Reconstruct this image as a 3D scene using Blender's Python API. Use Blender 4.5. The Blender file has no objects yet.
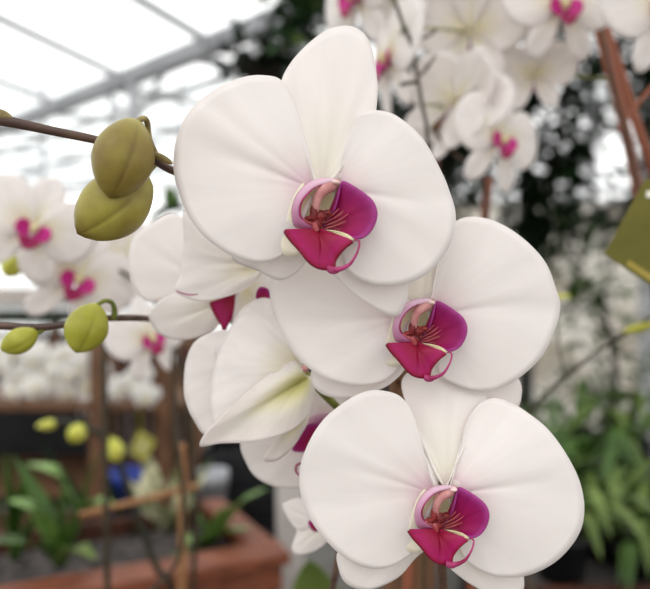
import bpy, math, random
from mathutils import Vector, Matrix, Euler
random.seed(7)
sc = bpy.context.scene
COL = sc.collection
F = 624.0; CX = 325.0; CY = 294.5; EYE = 1.5
PI = math.pi

def at(px, py, d):
    return Vector(((px-CX)/F*d, d, EYE-(py-CY)/F*d))

# ---------------------------------------------------------------- materials
def new_mat(name):
    m = bpy.data.materials.new(name); m.use_nodes = True
    nt = m.node_tree
    return m, nt, nt.nodes['Principled BSDF'], nt.nodes['Material Output']

def node(nt, typ, **kw):
    n = nt.nodes.new(typ)
    for k, v in kw.items():
        if k in n.inputs.keys() if isinstance(k, str) else False: n.inputs[k].default_value = v
        else: setattr(n, k, v)
    return n

def ramp(nt, fac, stops):
    r = nt.nodes.new('ShaderNodeValToRGB')
    e = r.color_ramp.elements
    while len(e) < len(stops): e.new(.5)
    for i, (p, c) in enumerate(stops):
        e[i].position = p; e[i].color = (*c, 1)
    nt.links.new(fac, r.inputs['Fac'])
    return r.outputs['Color']

def srgb(r, g, b):
    f = lambda c: (c/255/12.92) if c/255 <= .04045 else ((c/255+.055)/1.055)**2.4
    return (f(r), f(g), f(b))

def noisy(name, c1, c2, scale=20, rough=.6, detail=4, stretch=(1,1,1), bump=0., spec=.3, dist=0.):
    m, nt, b, out = new_mat(name)
    tc = nt.nodes.new('ShaderNodeTexCoord'); mp = nt.nodes.new('ShaderNodeMapping')
    mp.inputs['Scale'].default_value = stretch
    nt.links.new(tc.outputs['Object'], mp.inputs['Vector'])
    n = nt.nodes.new('ShaderNodeTexNoise'); n.inputs['Scale'].default_value = scale; n.inputs['Detail'].default_value = detail
    n.inputs['Distortion'].default_value = dist
    nt.links.new(mp.outputs[0], n.inputs['Vector'])
    col = ramp(nt, n.outputs['Fac'], [(.35, c1), (.65, c2)])
    nt.links.new(col, b.inputs['Base Color'])
    b.inputs['Roughness'].default_value = rough
    b.inputs['Specular IOR Level'].default_value = spec
    if bump:
        bp = nt.nodes.new('ShaderNodeBump'); bp.inputs['Strength'].default_value = bump; bp.inputs['Distance'].default_value = .002
        nt.links.new(n.outputs['Fac'], bp.inputs['Height']); nt.links.new(bp.outputs[0], b.inputs['Normal'])
    return m

def petal_mat(name, stops, transl=.25, rough=.45, vein=.03, freq=42, tcol=None, stripes=None, spec=.25):
    """colour runs from the petal's base (u=0) to its rim (u=1); fine veins fan out from the base"""
    m, nt, b, out = new_mat(name)
    uv = nt.nodes.new('ShaderNodeUVMap'); sep = nt.nodes.new('ShaderNodeSeparateXYZ')
    nt.links.new(uv.outputs[0], sep.inputs[0])
    tc = nt.nodes.new('ShaderNodeTexCoord')
    nz = nt.nodes.new('ShaderNodeTexNoise'); nz.inputs['Scale'].default_value = 60; nz.inputs['Detail'].default_value = 3
    nt.links.new(tc.outputs['Object'], nz.inputs['Vector'])
    # u jittered a little by noise
    ma = nt.nodes.new('ShaderNodeMath'); ma.operation = 'MULTIPLY_ADD'
    nt.links.new(nz.outputs['Fac'], ma.inputs[0]); ma.inputs[1].default_value = .12; ma.inputs[2].default_value = -.06
    ad = nt.nodes.new('ShaderNodeMath'); ad.operation = 'ADD'
    nt.links.new(sep.outputs['X'], ad.inputs[0]); nt.links.new(ma.outputs[0], ad.inputs[1])
    col = ramp(nt, ad.outputs[0], stops)
    # veins
    cmb = nt.nodes.new('ShaderNodeCombineXYZ')
    mu = nt.nodes.new('ShaderNodeMath'); mu.operation = 'MULTIPLY'; mu.inputs[1].default_value = freq
    nt.links.new(sep.outputs['Y'], mu.inputs[0]); nt.links.new(mu.outputs[0], cmb.inputs['X'])
    mu2 = nt.nodes.new('ShaderNodeMath'); mu2.operation = 'MULTIPLY'; mu2.inputs[1].default_value = 2.2
    nt.links.new(sep.outputs['X'], mu2.inputs[0]); nt.links.new(mu2.outputs[0], cmb.inputs['Y'])
    vz = nt.nodes.new('ShaderNodeTexNoise'); vz.inputs['Scale'].default_value = 1.0; vz.inputs['Detail'].default_value = 2
    nt.links.new(cmb.outputs[0], vz.inputs['Vector'])
    vr = ramp(nt, vz.outputs['Fac'], [(.3, (1-vein*2.5,)*3), (.6, (1, 1, 1))])
    mx = nt.nodes.new('ShaderNodeMix'); mx.data_type = 'RGBA'; mx.blend_type = 'MULTIPLY'; mx.inputs['Factor'].default_value = 1
    nt.links.new(col, mx.inputs['A']); nt.links.new(vr, mx.inputs['B'])
    final = mx.outputs['Result']
    if stripes:
        # dark stripes that fan out near the throat
        w = nt.nodes.new('ShaderNodeMath'); w.operation = 'SINE'
        k = nt.nodes.new('ShaderNodeMath'); k.operation = 'MULTIPLY'; k.inputs[1].default_value = stripes[0]
        nt.links.new(sep.outputs['Y'], k.inputs[0]); nt.links.new(k.outputs[0], w.inputs[0])
        g = ramp(nt, w.outputs[0], [(.3, (0,)*3), (.7, (1,)*3)])
        h = ramp(nt, ad.outputs[0], [(0., (1,)*3), (stripes[1], (1,)*3), (stripes[1]+.12, (0,)*3)])
        mm = nt.nodes.new('ShaderNodeMath'); mm.operation = 'MULTIPLY'
        nt.links.new(g, mm.inputs[0]); nt.links.new(h, mm.inputs[1])
        m3 = nt.nodes.new('ShaderNodeMix'); m3.data_type = 'RGBA'
        nt.links.new(mm.outputs[0], m3.inputs['Factor']); nt.links.new(final, m3.inputs['A']); m3.inputs['B'].default_value = (*stripes[2], 1)
        final = m3.outputs['Result']
    nt.links.new(final, b.inputs['Base Color'])
    b.inputs['Roughness'].default_value = rough
    b.inputs['Specular IOR Level'].default_value = spec
    bp = nt.nodes.new('ShaderNodeBump'); bp.inputs['Strength'].default_value = .10; bp.inputs['Distance'].default_value = .0005
    nt.links.new(vz.outputs['Fac'], bp.inputs['Height']); nt.links.new(bp.outputs[0], b.inputs['Normal'])
    tr = nt.nodes.new('ShaderNodeBsdfTranslucent')
    nt.links.new(final, tr.inputs['Color'])
    ms = nt.nodes.new('ShaderNodeMixShader'); ms.inputs[0].default_value = transl
    nt.links.new(b.outputs[0], ms.inputs[1]); nt.links.new(tr.outputs[0], ms.inputs[2])
    nt.links.new(ms.outputs[0], out.inputs['Surface'])
    return m

W1 = (.93, .88, .855); W2 = (.91, .86, .825)
M = {}
M['petal'] = petal_mat('white_petal', [(0, (.80, .50, .66)), (.10, (.86, .68, .74)), (.24, (.91, .82, .80)), (.45, W1), (1, W1)], vein=.014)
M['sepal'] = petal_mat('white_sepal', [(0, (.84, .76, .72)), (.2, (.90, .86, .76)), (.6, (.925, .875, .835)), (1, W1)], vein=.014)
M['petal_back'] = petal_mat('cream_petal_back', [(0, (.52, .50, .14)), (.22, (.68, .64, .30)), (.42, (.82, .77, .56)), (.62, (.87, .82, .74)), (1, (.87, .80, .77))], vein=.03)
M['far_petal'] = petal_mat('pale_petal', [(0, (.80, .72, .42)), (.25, (.86, .80, .66)), (.55, W2), (1, W1)], vein=.03)
M['lobe'] = petal_mat('magenta_side_lobe', [(0, (.22, .010, .02)), (.3, (.33, .006, .06)), (.62, (.38, .008, .11)), (.85, (.36, .013, .15)), (1, (.44, .06, .30))],
                      transl=.2, vein=.05, stripes=(95., .34, (.42, .08, .10)), rough=.4)  # violet rim: pigment, with the sheen of the edge put into the colour
M['lobe_pink'] = petal_mat('pink_side_lobe', [(0, (.40, .05, .16)), (.35, (.62, .22, .42)), (.8, (.80, .52, .66)), (1, (.84, .62, .72))], transl=.2, rough=.4)
M['midlobe'] = petal_mat('magenta_middle_lobe', [(0, (.18, .01, .02)), (.15, (.32, .01, .04)), (.45, (.36, .007, .065)), (.8, (.43, .009, .125)), (.93, (.34, .005, .06)), (1, (.24, .004, .03))],
                         transl=.2, vein=.05, rough=.4)
M['column'] = noisy('pink_column', (.50, .20, .20), (.64, .32, .30), 200, .4)
M['column_cap'] = noisy('pale_column_cap', (.66, .36, .33), (.84, .66, .62), 120, .35)
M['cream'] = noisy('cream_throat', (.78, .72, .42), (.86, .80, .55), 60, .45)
M['callus'] = noisy('dark_red_callus', (.11, .008, .010), (.28, .03, .03), 260, .35, bump=.4)
M['tendril'] = noisy('magenta_tendril', (.26, .01, .07), (.50, .06, .22), 150, .35)
M['snow_petal'] = petal_mat('snow_white_petal', [(0, (.86, .84, .60)), (.2, (.93, .91, .85)), (1, (.95, .93, .90))], vein=.01)
M['white_lip'] = noisy('white_lip', (.84, .82, .74), (.92, .90, .84), 40, .5)
M['yellow_lip'] = noisy('yellow_lip', (.72, .62, .22), (.86, .80, .5), 60, .5)
M['far_lip'] = noisy('magenta_lip', (.42, .006, .14), (.60, .03, .28), 60, .4)
M['far_lip_dark'] = noisy('dark_magenta_lip', (.25, .004, .06), (.42, .01, .14), 60, .4)
M['stem'] = noisy('brown_orchid_stem', srgb(68, 48, 44), srgb(100, 78, 62), 160, .45, stretch=(.3, 1, 1))
M['stem_dark'] = noisy('dark_orchid_stem', srgb(42, 38, 30), srgb(70, 60, 42), 100, .5)
M['stem_black'] = noisy('blackish_orchid_stem', srgb(26, 26, 18), srgb(46, 44, 28), 60, .5)
M['stem_green'] = noisy('green_orchid_stem', srgb(96, 104, 40), srgb(140, 142, 62), 100, .5)
M['bract'] = noisy('tan_bract', srgb(120, 104, 66), srgb(168, 152, 104), 200, .6)
M['bamboo'] = noisy('bamboo_stake', srgb(132, 92, 58), srgb(164, 122, 84), 40, .6, stretch=(1, 1, .15))
M['red_stick'] = noisy('reddish_brown_stick', srgb(120, 66, 46), srgb(158, 96, 70), 40, .55, stretch=(1, 1, .15))
M['redwood'] = noisy('redwood_board', srgb(98, 54, 38), srgb(138, 80, 56), 9, .5, stretch=(1, 6, 6), dist=.6)
M['brownwood'] = noisy('brown_wood_board', srgb(86, 60, 42), srgb(122, 88, 62), 10, .6, stretch=(5, 5, 1), dist=.6)
M['darkwood'] = noisy('dark_red_wood', srgb(60, 32, 24), srgb(84, 48, 34), 10, .6, stretch=(5, 5, 1), dist=.6)
M['leaf'] = noisy('green_leaf', (.028, .066, .010), (.07, .14, .022), 14, .4, spec=.3)
M['leaf_bright'] = noisy('bright_green_leaf', (.10, .19, .035), (.19, .33, .07), 12, .35, spec=.5)
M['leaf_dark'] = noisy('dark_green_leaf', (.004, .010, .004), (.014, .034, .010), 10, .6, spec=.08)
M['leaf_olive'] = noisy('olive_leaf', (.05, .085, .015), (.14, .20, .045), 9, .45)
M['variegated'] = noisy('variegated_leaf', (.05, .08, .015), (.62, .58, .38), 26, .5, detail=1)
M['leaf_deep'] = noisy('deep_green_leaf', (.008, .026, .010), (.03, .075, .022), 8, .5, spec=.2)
M['bark'] = noisy('dark_bark', (.012, .009, .007), (.04, .03, .022), 20, .8)
M['soil'] = noisy('bark_chip_soil', (.012, .010, .009), (.10, .085, .08), 38, .9, bump=1.0)
M['black'] = noisy('black_plastic', (.008, .008, .010), (.018, .018, .022), 10, .4)
M['greypot'] = noisy('grey_pot', (.36, .37, .40), (.46, .47, .50), 10, .6)
M['bluepot'] = noisy('blue_pot', (.01, .03, .20), (.02, .05, .32), 10, .4)
M['pale_post'] = noisy('pale_painted_post', (.50, .46, .43), (.62, .58, .55), 12, .7)
M['tag'] = noisy('olive_card', srgb(88, 84, 20), srgb(108, 102, 32), 20, .45)
M['tag_band'] = noisy('tan_card_band', srgb(142, 126, 48), srgb(166, 148, 70), 30, .5)
M['tag_print'] = noisy('white_print', (.72, .72, .60), (.8, .8, .68), 30, .5)
M['tag_far'] = noisy('green_yellow_card', srgb(150, 146, 66), srgb(176, 170, 92), 20, .5)
M['metal'] = noisy('pale_painted_steel', (.52, .53, .55), (.62, .63, .65), 4, .5)
M['metal_mid'] = noisy('grey_steel', (.30, .31, .33), (.38, .39, .41), 4, .5)
M['metal_dark'] = noisy('dark_grey_steel', (.12, .12, .13), (.18, .18, .19), 4, .5)  # even dark grey steel: bench legs, hangers and one post
M['concrete'] = noisy('concrete_floor', (.12, .112, .10), (.19, .18, .165), 3, .9)
M['wallbase'] = noisy('dark_base_wall', (.05, .045, .04), (.09, .08, .075), 3, .9)
M['whitewall'] = noisy('pale_wall_panel', (.74, .71, .66), (.84, .81, .76), 2, .9)
M['tan'] = noisy('weathered_tan_board', srgb(118, 98, 80), srgb(160, 138, 116), 6, .7, stretch=(1, 5, 5))
M['tray'] = noisy('dark_green_tray', (.012, .02, .012), (.03, .045, .025), 10, .6)

def bud_mat(name, ca, cb, cc):
    m, nt, b, out = new_mat(name)
    uv = nt.nodes.new('ShaderNodeUVMap'); sep = nt.nodes.new('ShaderNodeSeparateXYZ'); nt.links.new(uv.outputs[0], sep.inputs[0])
    tc = nt.nodes.new('ShaderNodeTexCoord')
    n = nt.nodes.new('ShaderNodeTexNoise'); n.inputs['Scale'].default_value = 45; n.inputs['Detail'].default_value = 5
    nt.links.new(tc.outputs['Object'], n.inputs['Vector'])
    c = ramp(nt, n.outputs['Fac'], [(.30, ca), (.5, cb), (.72, cc)])
    # brown seams where the sepals meet
    seam = ramp(nt, sep.outputs['Y'], [(0, (1, 1, 1)), (.5, (.75, .70, .6)), (1., (.42, .32, .25))])
    mx = nt.nodes.new('ShaderNodeMix'); mx.data_type = 'RGBA'; mx.blend_type = 'MULTIPLY'; mx.inputs['Factor'].default_value = 1
    nt.links.new(c, mx.inputs['A']); nt.links.new(seam, mx.inputs['B'])
    nt.links.new(mx.outputs['Result'], b.inputs['Base Color'])
    b.inputs['Roughness'].default_value = .42; b.inputs['Specular IOR Level'].default_value = .4
    n2 = nt.nodes.new('ShaderNodeTexNoise'); n2.inputs['Scale'].default_value = 900
    nt.links.new(tc.outputs['Object'], n2.inputs['Vector'])
    bp = nt.nodes.new('ShaderNodeBump'); bp.inputs['Strength'].default_value = .12; bp.inputs['Distance'].default_value = .0004
    nt.links.new(n2.outputs['Fac'], bp.inputs['Height']); nt.links.new(bp.outputs[0], b.inputs['Normal'])
    return m
M['bud'] = bud_mat('olive_bud', srgb(116, 94, 42), srgb(138, 124, 50), srgb(166, 158, 70))
M['bud_green'] = bud_mat('green_bud', srgb(138, 134, 36), srgb(158, 158, 50), srgb(182, 182, 76))
M['bud_yellow'] = bud_mat('yellow_bud', srgb(176, 178, 60), srgb(196, 198, 80), srgb(214, 214, 110))

# glass
def glass_mat():
    m, nt, b, out = new_mat('clear_glazing')
    nt.nodes.remove(b)
    t = nt.nodes.new('ShaderNodeBsdfTransparent'); t.inputs[0].default_value = (.96, .97, .97, 1)
    g = nt.nodes.new('ShaderNodeBsdfGlossy'); g.inputs['Roughness'].default_value = .1
    ms = nt.nodes.new('ShaderNodeMixShader'); ms.inputs[0].default_value = .05
    nt.links.new(t.outputs[0], ms.inputs[1]); nt.links.new(g.outputs[0], ms.inputs[2]); nt.links.new(ms.outputs[0], out.inputs['Surface'])
    return m
M['glass'] = glass_mat()
def milky():
    m, nt, b, out = new_mat('whitewashed_glazing')
    tc = nt.nodes.new('ShaderNodeTexCoord'); nz = nt.nodes.new('ShaderNodeTexNoise'); nz.inputs['Scale'].default_value = 3.5; nz.inputs['Detail'].default_value = 5
    nt.links.new(tc.outputs['Object'], nz.inputs['Vector'])
    c = ramp(nt, nz.outputs['Fac'], [(.32, (.66, .61, .54)), (.52, (.98, .95, .90))])
    tr = nt.nodes.new('ShaderNodeBsdfTranslucent'); nt.links.new(c, tr.inputs['Color']); nt.links.new(c, b.inputs['Base Color']); b.inputs['Roughness'].default_value = .6
    ms = nt.nodes.new('ShaderNodeMixShader'); ms.inputs[0].default_value = .8
    nt.links.new(b.outputs[0], ms.inputs[1]); nt.links.new(tr.outputs[0], ms.inputs[2]); nt.links.new(ms.outputs[0], out.inputs['Surface'])
    return m
M['milky'] = milky()
M['cream_shaded'] = noisy('shaded_cream_claw', (.80, .74, .54), (.88, .83, .68), 60, .5)  # yellowish claw colour with the shade beside the lip painted in
M['ridge'] = noisy('crimson_ridge', (.34, .05, .06), (.50, .13, .14), 200, .4)

# ---------------------------------------------------------------- mesh helpers
def smooth(o):
    o.data.polygons.foreach_set('use_smooth', [True]*len(o.data.polygons))

def prop(o, label=None, category=None, group=None, kind=None):
    if label: o['label'] = label
    if category: o['category'] = category
    if group: o['group'] = group
    if kind: o['kind'] = kind
    return o

def link_mesh(name, verts, faces, mat, parent=None, uvs=None, shade=True, solid=0., bevel=0., loc=None):
    me = bpy.data.meshes.new(name)
    if parent is not None:
        inv = world_of(parent).inverted()
        verts = [inv @ Vector(v) for v in verts]
    elif loc is not None:
        verts = [Vector(v)-loc for v in verts]
    me.from_pydata([tuple(v) for v in verts], [], faces)
    if uvs:
        l = me.uv_layers.new(name='UVMap')
        for p in me.polygons:
            for li in p.loop_indices:
                l.data[li].uv = uvs[me.loops[li].vertex_index]
    me.materials.append(mat)
    o = bpy.data.objects.new(name, me); COL.objects.link(o)
    if parent is not None: o.parent = parent
    elif loc is not None: o.location = loc
    if shade: smooth(o)
    if solid:
        s = o.modifiers.new('thickness', 'SOLIDIFY'); s.thickness = solid; s.offset = 0
    if bevel:
        b = o.modifiers.new('bevel', 'BEVEL'); b.width = bevel; b.segments = 2; b.limit_method = 'ANGLE'
    return o

def world_of(o):
    m = o.matrix_basis.copy()
    while o.parent is not None:
        o = o.parent; m = o.matrix_basis @ m
    return m

def empty(name, loc=(0, 0, 0), parent=None, rot=None, **kw):
    o = bpy.data.objects.new(name, None); COL.objects.link(o)
    o.empty_display_size = .02
    loc = Vector(loc)
    if parent is not None:
        o.parent = parent; loc = world_of(parent).inverted() @ loc
    o.location = loc
    if rot: o.rotation_euler = rot
    return prop(o, **kw)

def catmull(pts, n, closed=True):
    P = [Vector(p) for p in pts]; L = len(P)
    segs = L if closed else L-1
    out = []
    for k in range(n):
        t = k*segs/(n if closed else n-1)
        i = min(int(t), segs-1); u = t-i
        if closed: a, b, c, d = P[(i-1) % L], P[i], P[(i+1) % L], P[(i+2) % L]
        else: a, b, c, d = P[max(i-1, 0)], P[i], P[min(i+1, L-1)], P[min(i+2, L-1)]
        out.append(.5*((2*b)+(c-a)*u+(2*a-5*b+4*c-d)*u*u+(3*b-a-3*c+d)*u**3))
    return out

def petal(name, outline, base, mapf, mat, parent, bulge=2., base_dz=0., edge_dz=0., groove=.5, ripple=.35, nt_=128, ns=16, thick=.0006, seed=0, power=1.0):
    """a cupped petal: OUTLINE (x, y[, dz]) round it, veins fan out of BASE; mapf(x, y, dz) places a point, dz in mm towards the viewer"""
    pts = [Vector((p[0], p[1], p[2] if len(p) > 2 else edge_dz)) for p in outline]
    O = catmull(pts, nt_)
    B = Vector((base[0], base[1], base_dz))
    # main direction, for the mid-rib
    c = sum(O, Vector())/len(O); ax = math.atan2(c.y-B.y, c.x-B.x)
    rnd = random.Random(seed or sum(map(ord, name)) % 7+len(outline))
    ph = [rnd.uniform(0, 6.28) for _ in range(4)]
    verts, uvs, faces = [], [], []
    for i, o in enumerate(O):
        t = i/nt_
        ang = math.atan2(o.y-B.y, o.x-B.x)-ax
        ang = (ang+PI) % (2*PI)-PI
        for j in range(ns+1):
            s = .02+.98*j/ns
            p = B.lerp(o, s)
            dz = B.z+(o.z-B.z)*(s**power)
            dz += bulge*(.45*math.sin(PI*s)+.65*6.75*s*(1-s)**2)*(.6+.4*math.cos(ang*1.2))
            dz -= groove*math.exp(-(ang/.09)**2)*math.sin(PI*min(1, s*1.1))
            dz += ripple*s*s*(math.sin(3*ang+ph[0])+.6*math.sin(7*ang+ph[1])+.35*math.sin(13*ang+ph[2]))
            verts.append(mapf(p.x, p.y, dz)); uvs.append((s, .5+ang/PI*.5))
    n1 = ns+1
    for i in range(nt_):
        a = i*n1; b = ((i+1) % nt_)*n1
        for j in range(ns): faces.append((a+j, a+j+1, b+j+1, b+j))
    faces.append(tuple(i*n1 for i in range(nt_)))
    return link_mesh(name, verts, faces, mat, parent, uvs, solid=thick)

def tube_geo(path, radii, nseg=10, verts=None, faces=None, cap=True):
    verts = [] if verts is None else verts; faces = [] if faces is None else faces
    P = [Vector(p) for p in path]; n = len(P)
    if not hasattr(radii, '__len__'): radii = [radii]*n
    up = Vector((0, 0, 1)); base = len(verts)
    last = None
    for i in range(n):
        d = (P[min(i+1, n-1)]-P[max(i-1, 0)]).normalized()
        if last is None:
            x = d.cross(up if abs(d.z) < .9 else Vector((1, 0, 0))).normalized()
        else:
            x = (last-d*last.dot(d)).normalized()
        last = x; y = d.cross(x)
        for k in range(nseg):
            a = 2*PI*k/nseg
            verts.append(P[i]+radii[i]*(math.cos(a)*x+math.sin(a)*y))
    for i in range(n-1):
        for k in range(nseg):
            a = base+i*nseg+k; b = base+i*nseg+(k+1) % nseg
            faces.append((a, b, b+nseg, a+nseg))
    if cap:
        faces.append(tuple(base+k for k in range(nseg))[::-1])
        faces.append(tuple(base+(n-1)*nseg+k for k in range(nseg)))
    return verts, faces

def tube(name, pts, r, mat, parent=None, n=None, nseg=10, loc=None, jitter=0.):
    n = n or max(8, len(pts)*6)
    path = catmull(pts, n, closed=False)
    if hasattr(r, '__len__'):
        rr = [r[min(int(i/(n-1)*(len(r)-1)), len(r)-2)]*(1-((i/(n-1)*(len(r)-1)) % 1 if i < n-1 else 1))+r[min(int(i/(n-1)*(len(r)-1)), len(r)-2)+1]*((i/(n-1)*(len(r)-1)) % 1 if i < n-1 else 1) for i in range(n)]
    else: rr = [r*(1+jitter*random.uniform(-1, 1)) for _ in range(n)]
    v, f = tube_geo(path, rr, nseg)
    return link_mesh(name, v, f, mat, parent, loc=loc)

def pxpath(pts):
    return [at(*p) for p in pts]

def box_geo(o, u, v, w, verts, faces):
    b = len(verts)
    for i in (0, 1):
        for j in (0, 1):
            for k in (0, 1): verts.append(o+u*i+v*j+w*k)
    for f in ((0, 1, 3, 2), (4, 6, 7, 5), (0, 4, 5, 1), (2, 3, 7, 6), (0, 2, 6, 4), (1, 5, 7, 3)):
        faces.append(tuple(b+i for i in f))

def box(name, o, u, v, w, mat, parent=None, bevel=.003, loc=None):
    verts, faces = [], []
    box_geo(Vector(o), Vector(u), Vector(v), Vector(w), verts, faces)
    return link_mesh(name, verts, faces, mat, parent, shade=False, bevel=bevel, loc=loc)

def abox(name, lo, hi, mat, parent=None, bevel=.003):
    lo, hi = Vector(lo), Vector(hi); d = hi-lo
    return box(name, lo, (d.x, 0, 0), (0, d.y, 0), (0, 0, d.z), mat, parent, bevel)

def beam(name, a, b, wx, h, mat, parent=None):
    a, b = Vector(a), Vector(b); d = b-a
    s = d.cross(Vector((0, 0, 1)))
    s = s.normalized() if s.length > 1e-6 else Vector((1, 0, 0))
    t = s.cross(d).normalized()
    return box(name, a-s*wx/2-t*h/2, d, s*wx, t*h, mat, parent, 0)

def bud(name, a, b, r, mat, parent, n=28, m=48, roll=0., tip=.9, fat=.5, seams=3, flat=1.0):
    """a bud between base A and tip B: three sepals folded together, pointed at the tip, grooved where they meet"""
    a, b = Vector(a), Vector(b); d = (b-a); L = d.length; d.normalize()
    x = d.cross(Vector((0, 1, 0))).normalized(); y = d.cross(x)
    verts, faces, uvs = [], [], []
    for i in range(n+1):
        s = i/n
        prof = (math.sin(PI*min(1, s)**1.04))**.56
        prof = max(prof, 0)
        prof *= (1-.16*s**3)*(.92+.08*s)
        if s > .90: prof *= 1-.25*((s-.90)/.1)
        for k in range(m):
            A = 2*PI*k/m+roll
            g = abs(math.cos(A*seams/2))   # 1 at lobe middle .. 0 at seams
            seam = max(0, 1-g/.16)
            rad = r*prof*(1-.07*(1-g)**1.2-.055*seam*min(1, s*2.2))
            verts.append(a+d*(L*s)+rad*(math.cos(A)*x+flat*math.sin(A)*y))
            uvs.append((s, max(seam*.75*min(1, s*2), max(0, (s-.93)/.07))))
    for i in range(n):
        for k in range(m):
            p = i*m+k; q = i*m+(k+1) % m
            faces.append((p, q, q+m, p+m))
    return link_mesh(name, verts, faces, mat, parent, uvs)

def blob(name, c, rx, ry, rz, mat, parent, rot=None, n=10, m=14, lump=0.):
    R = Euler(rot).to_matrix() if rot else Matrix.Identity(3)
    verts, faces = [], []
    for i in range(n+1):
        th = PI*i/n
        for k in range(m):
            a = 2*PI*k/m
            q = 1+lump*math.sin(3*a+i)*math.sin(2*th+k)
            v = Vector((rx*math.sin(th)*math.cos(a)*q, ry*math.sin(th)*math.sin(a)*q, rz*math.cos(th)))
            verts.append(Vector(c)+R @ v)
    for i in range(n):
        for k in range(m):
            p = i*m+k; q = i*m+(k+1) % m
            faces.append((p, q, q+m, p+m))
    return link_mesh(name, verts, faces, mat, parent)

def leaf_geo(path, width, fold, verts, faces, side=None, ends=(.35, .0), n=10, wprof=None):
    """a strap leaf along PATH: pointed, folded along its mid-rib"""
    P = catmull(path, n, closed=False)
    base = len(verts)
    for i in range(n):
        s = i/(n-1)
        d = (P[min(i+1, n-1)]-P[max(i-1, 0)]).normalized()
        sd = Vector(side) if side else d.cross(Vector((0, 0, 1)))
        sd = (sd-d*sd.dot(d))
        sd = sd.normalized() if sd.length > 1e-5 else Vector((1, 0, 0))
        up = sd.cross(d).normalized()
        w = width*(wprof(s) if wprof else (ends[0]+(1-ends[0])*math.sin(PI*min(1, s*.9+.05))**.6)*(1-s**6)) * .5
        verts += [P[i]-sd*w+up*fold*w, P[i]-sd*w*.5+up*fold*w*.35, P[i], P[i]+sd*w*.5+up*fold*w*.35, P[i]+sd*w+up*fold*w]
    for i in range(n-1):
        for k in range(4):
            a = base+i*5+k
            faces.append((a, a+1, a+6, a+5))

def leaf(name, path, width, mat, parent, fold=.35, side=None, thick=.0015, **kw):
    v, f = [], []
    leaf_geo(path, width, fold, v, f, side, **kw)
    return link_mesh(name, v, f, mat, parent, solid=thick)

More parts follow.
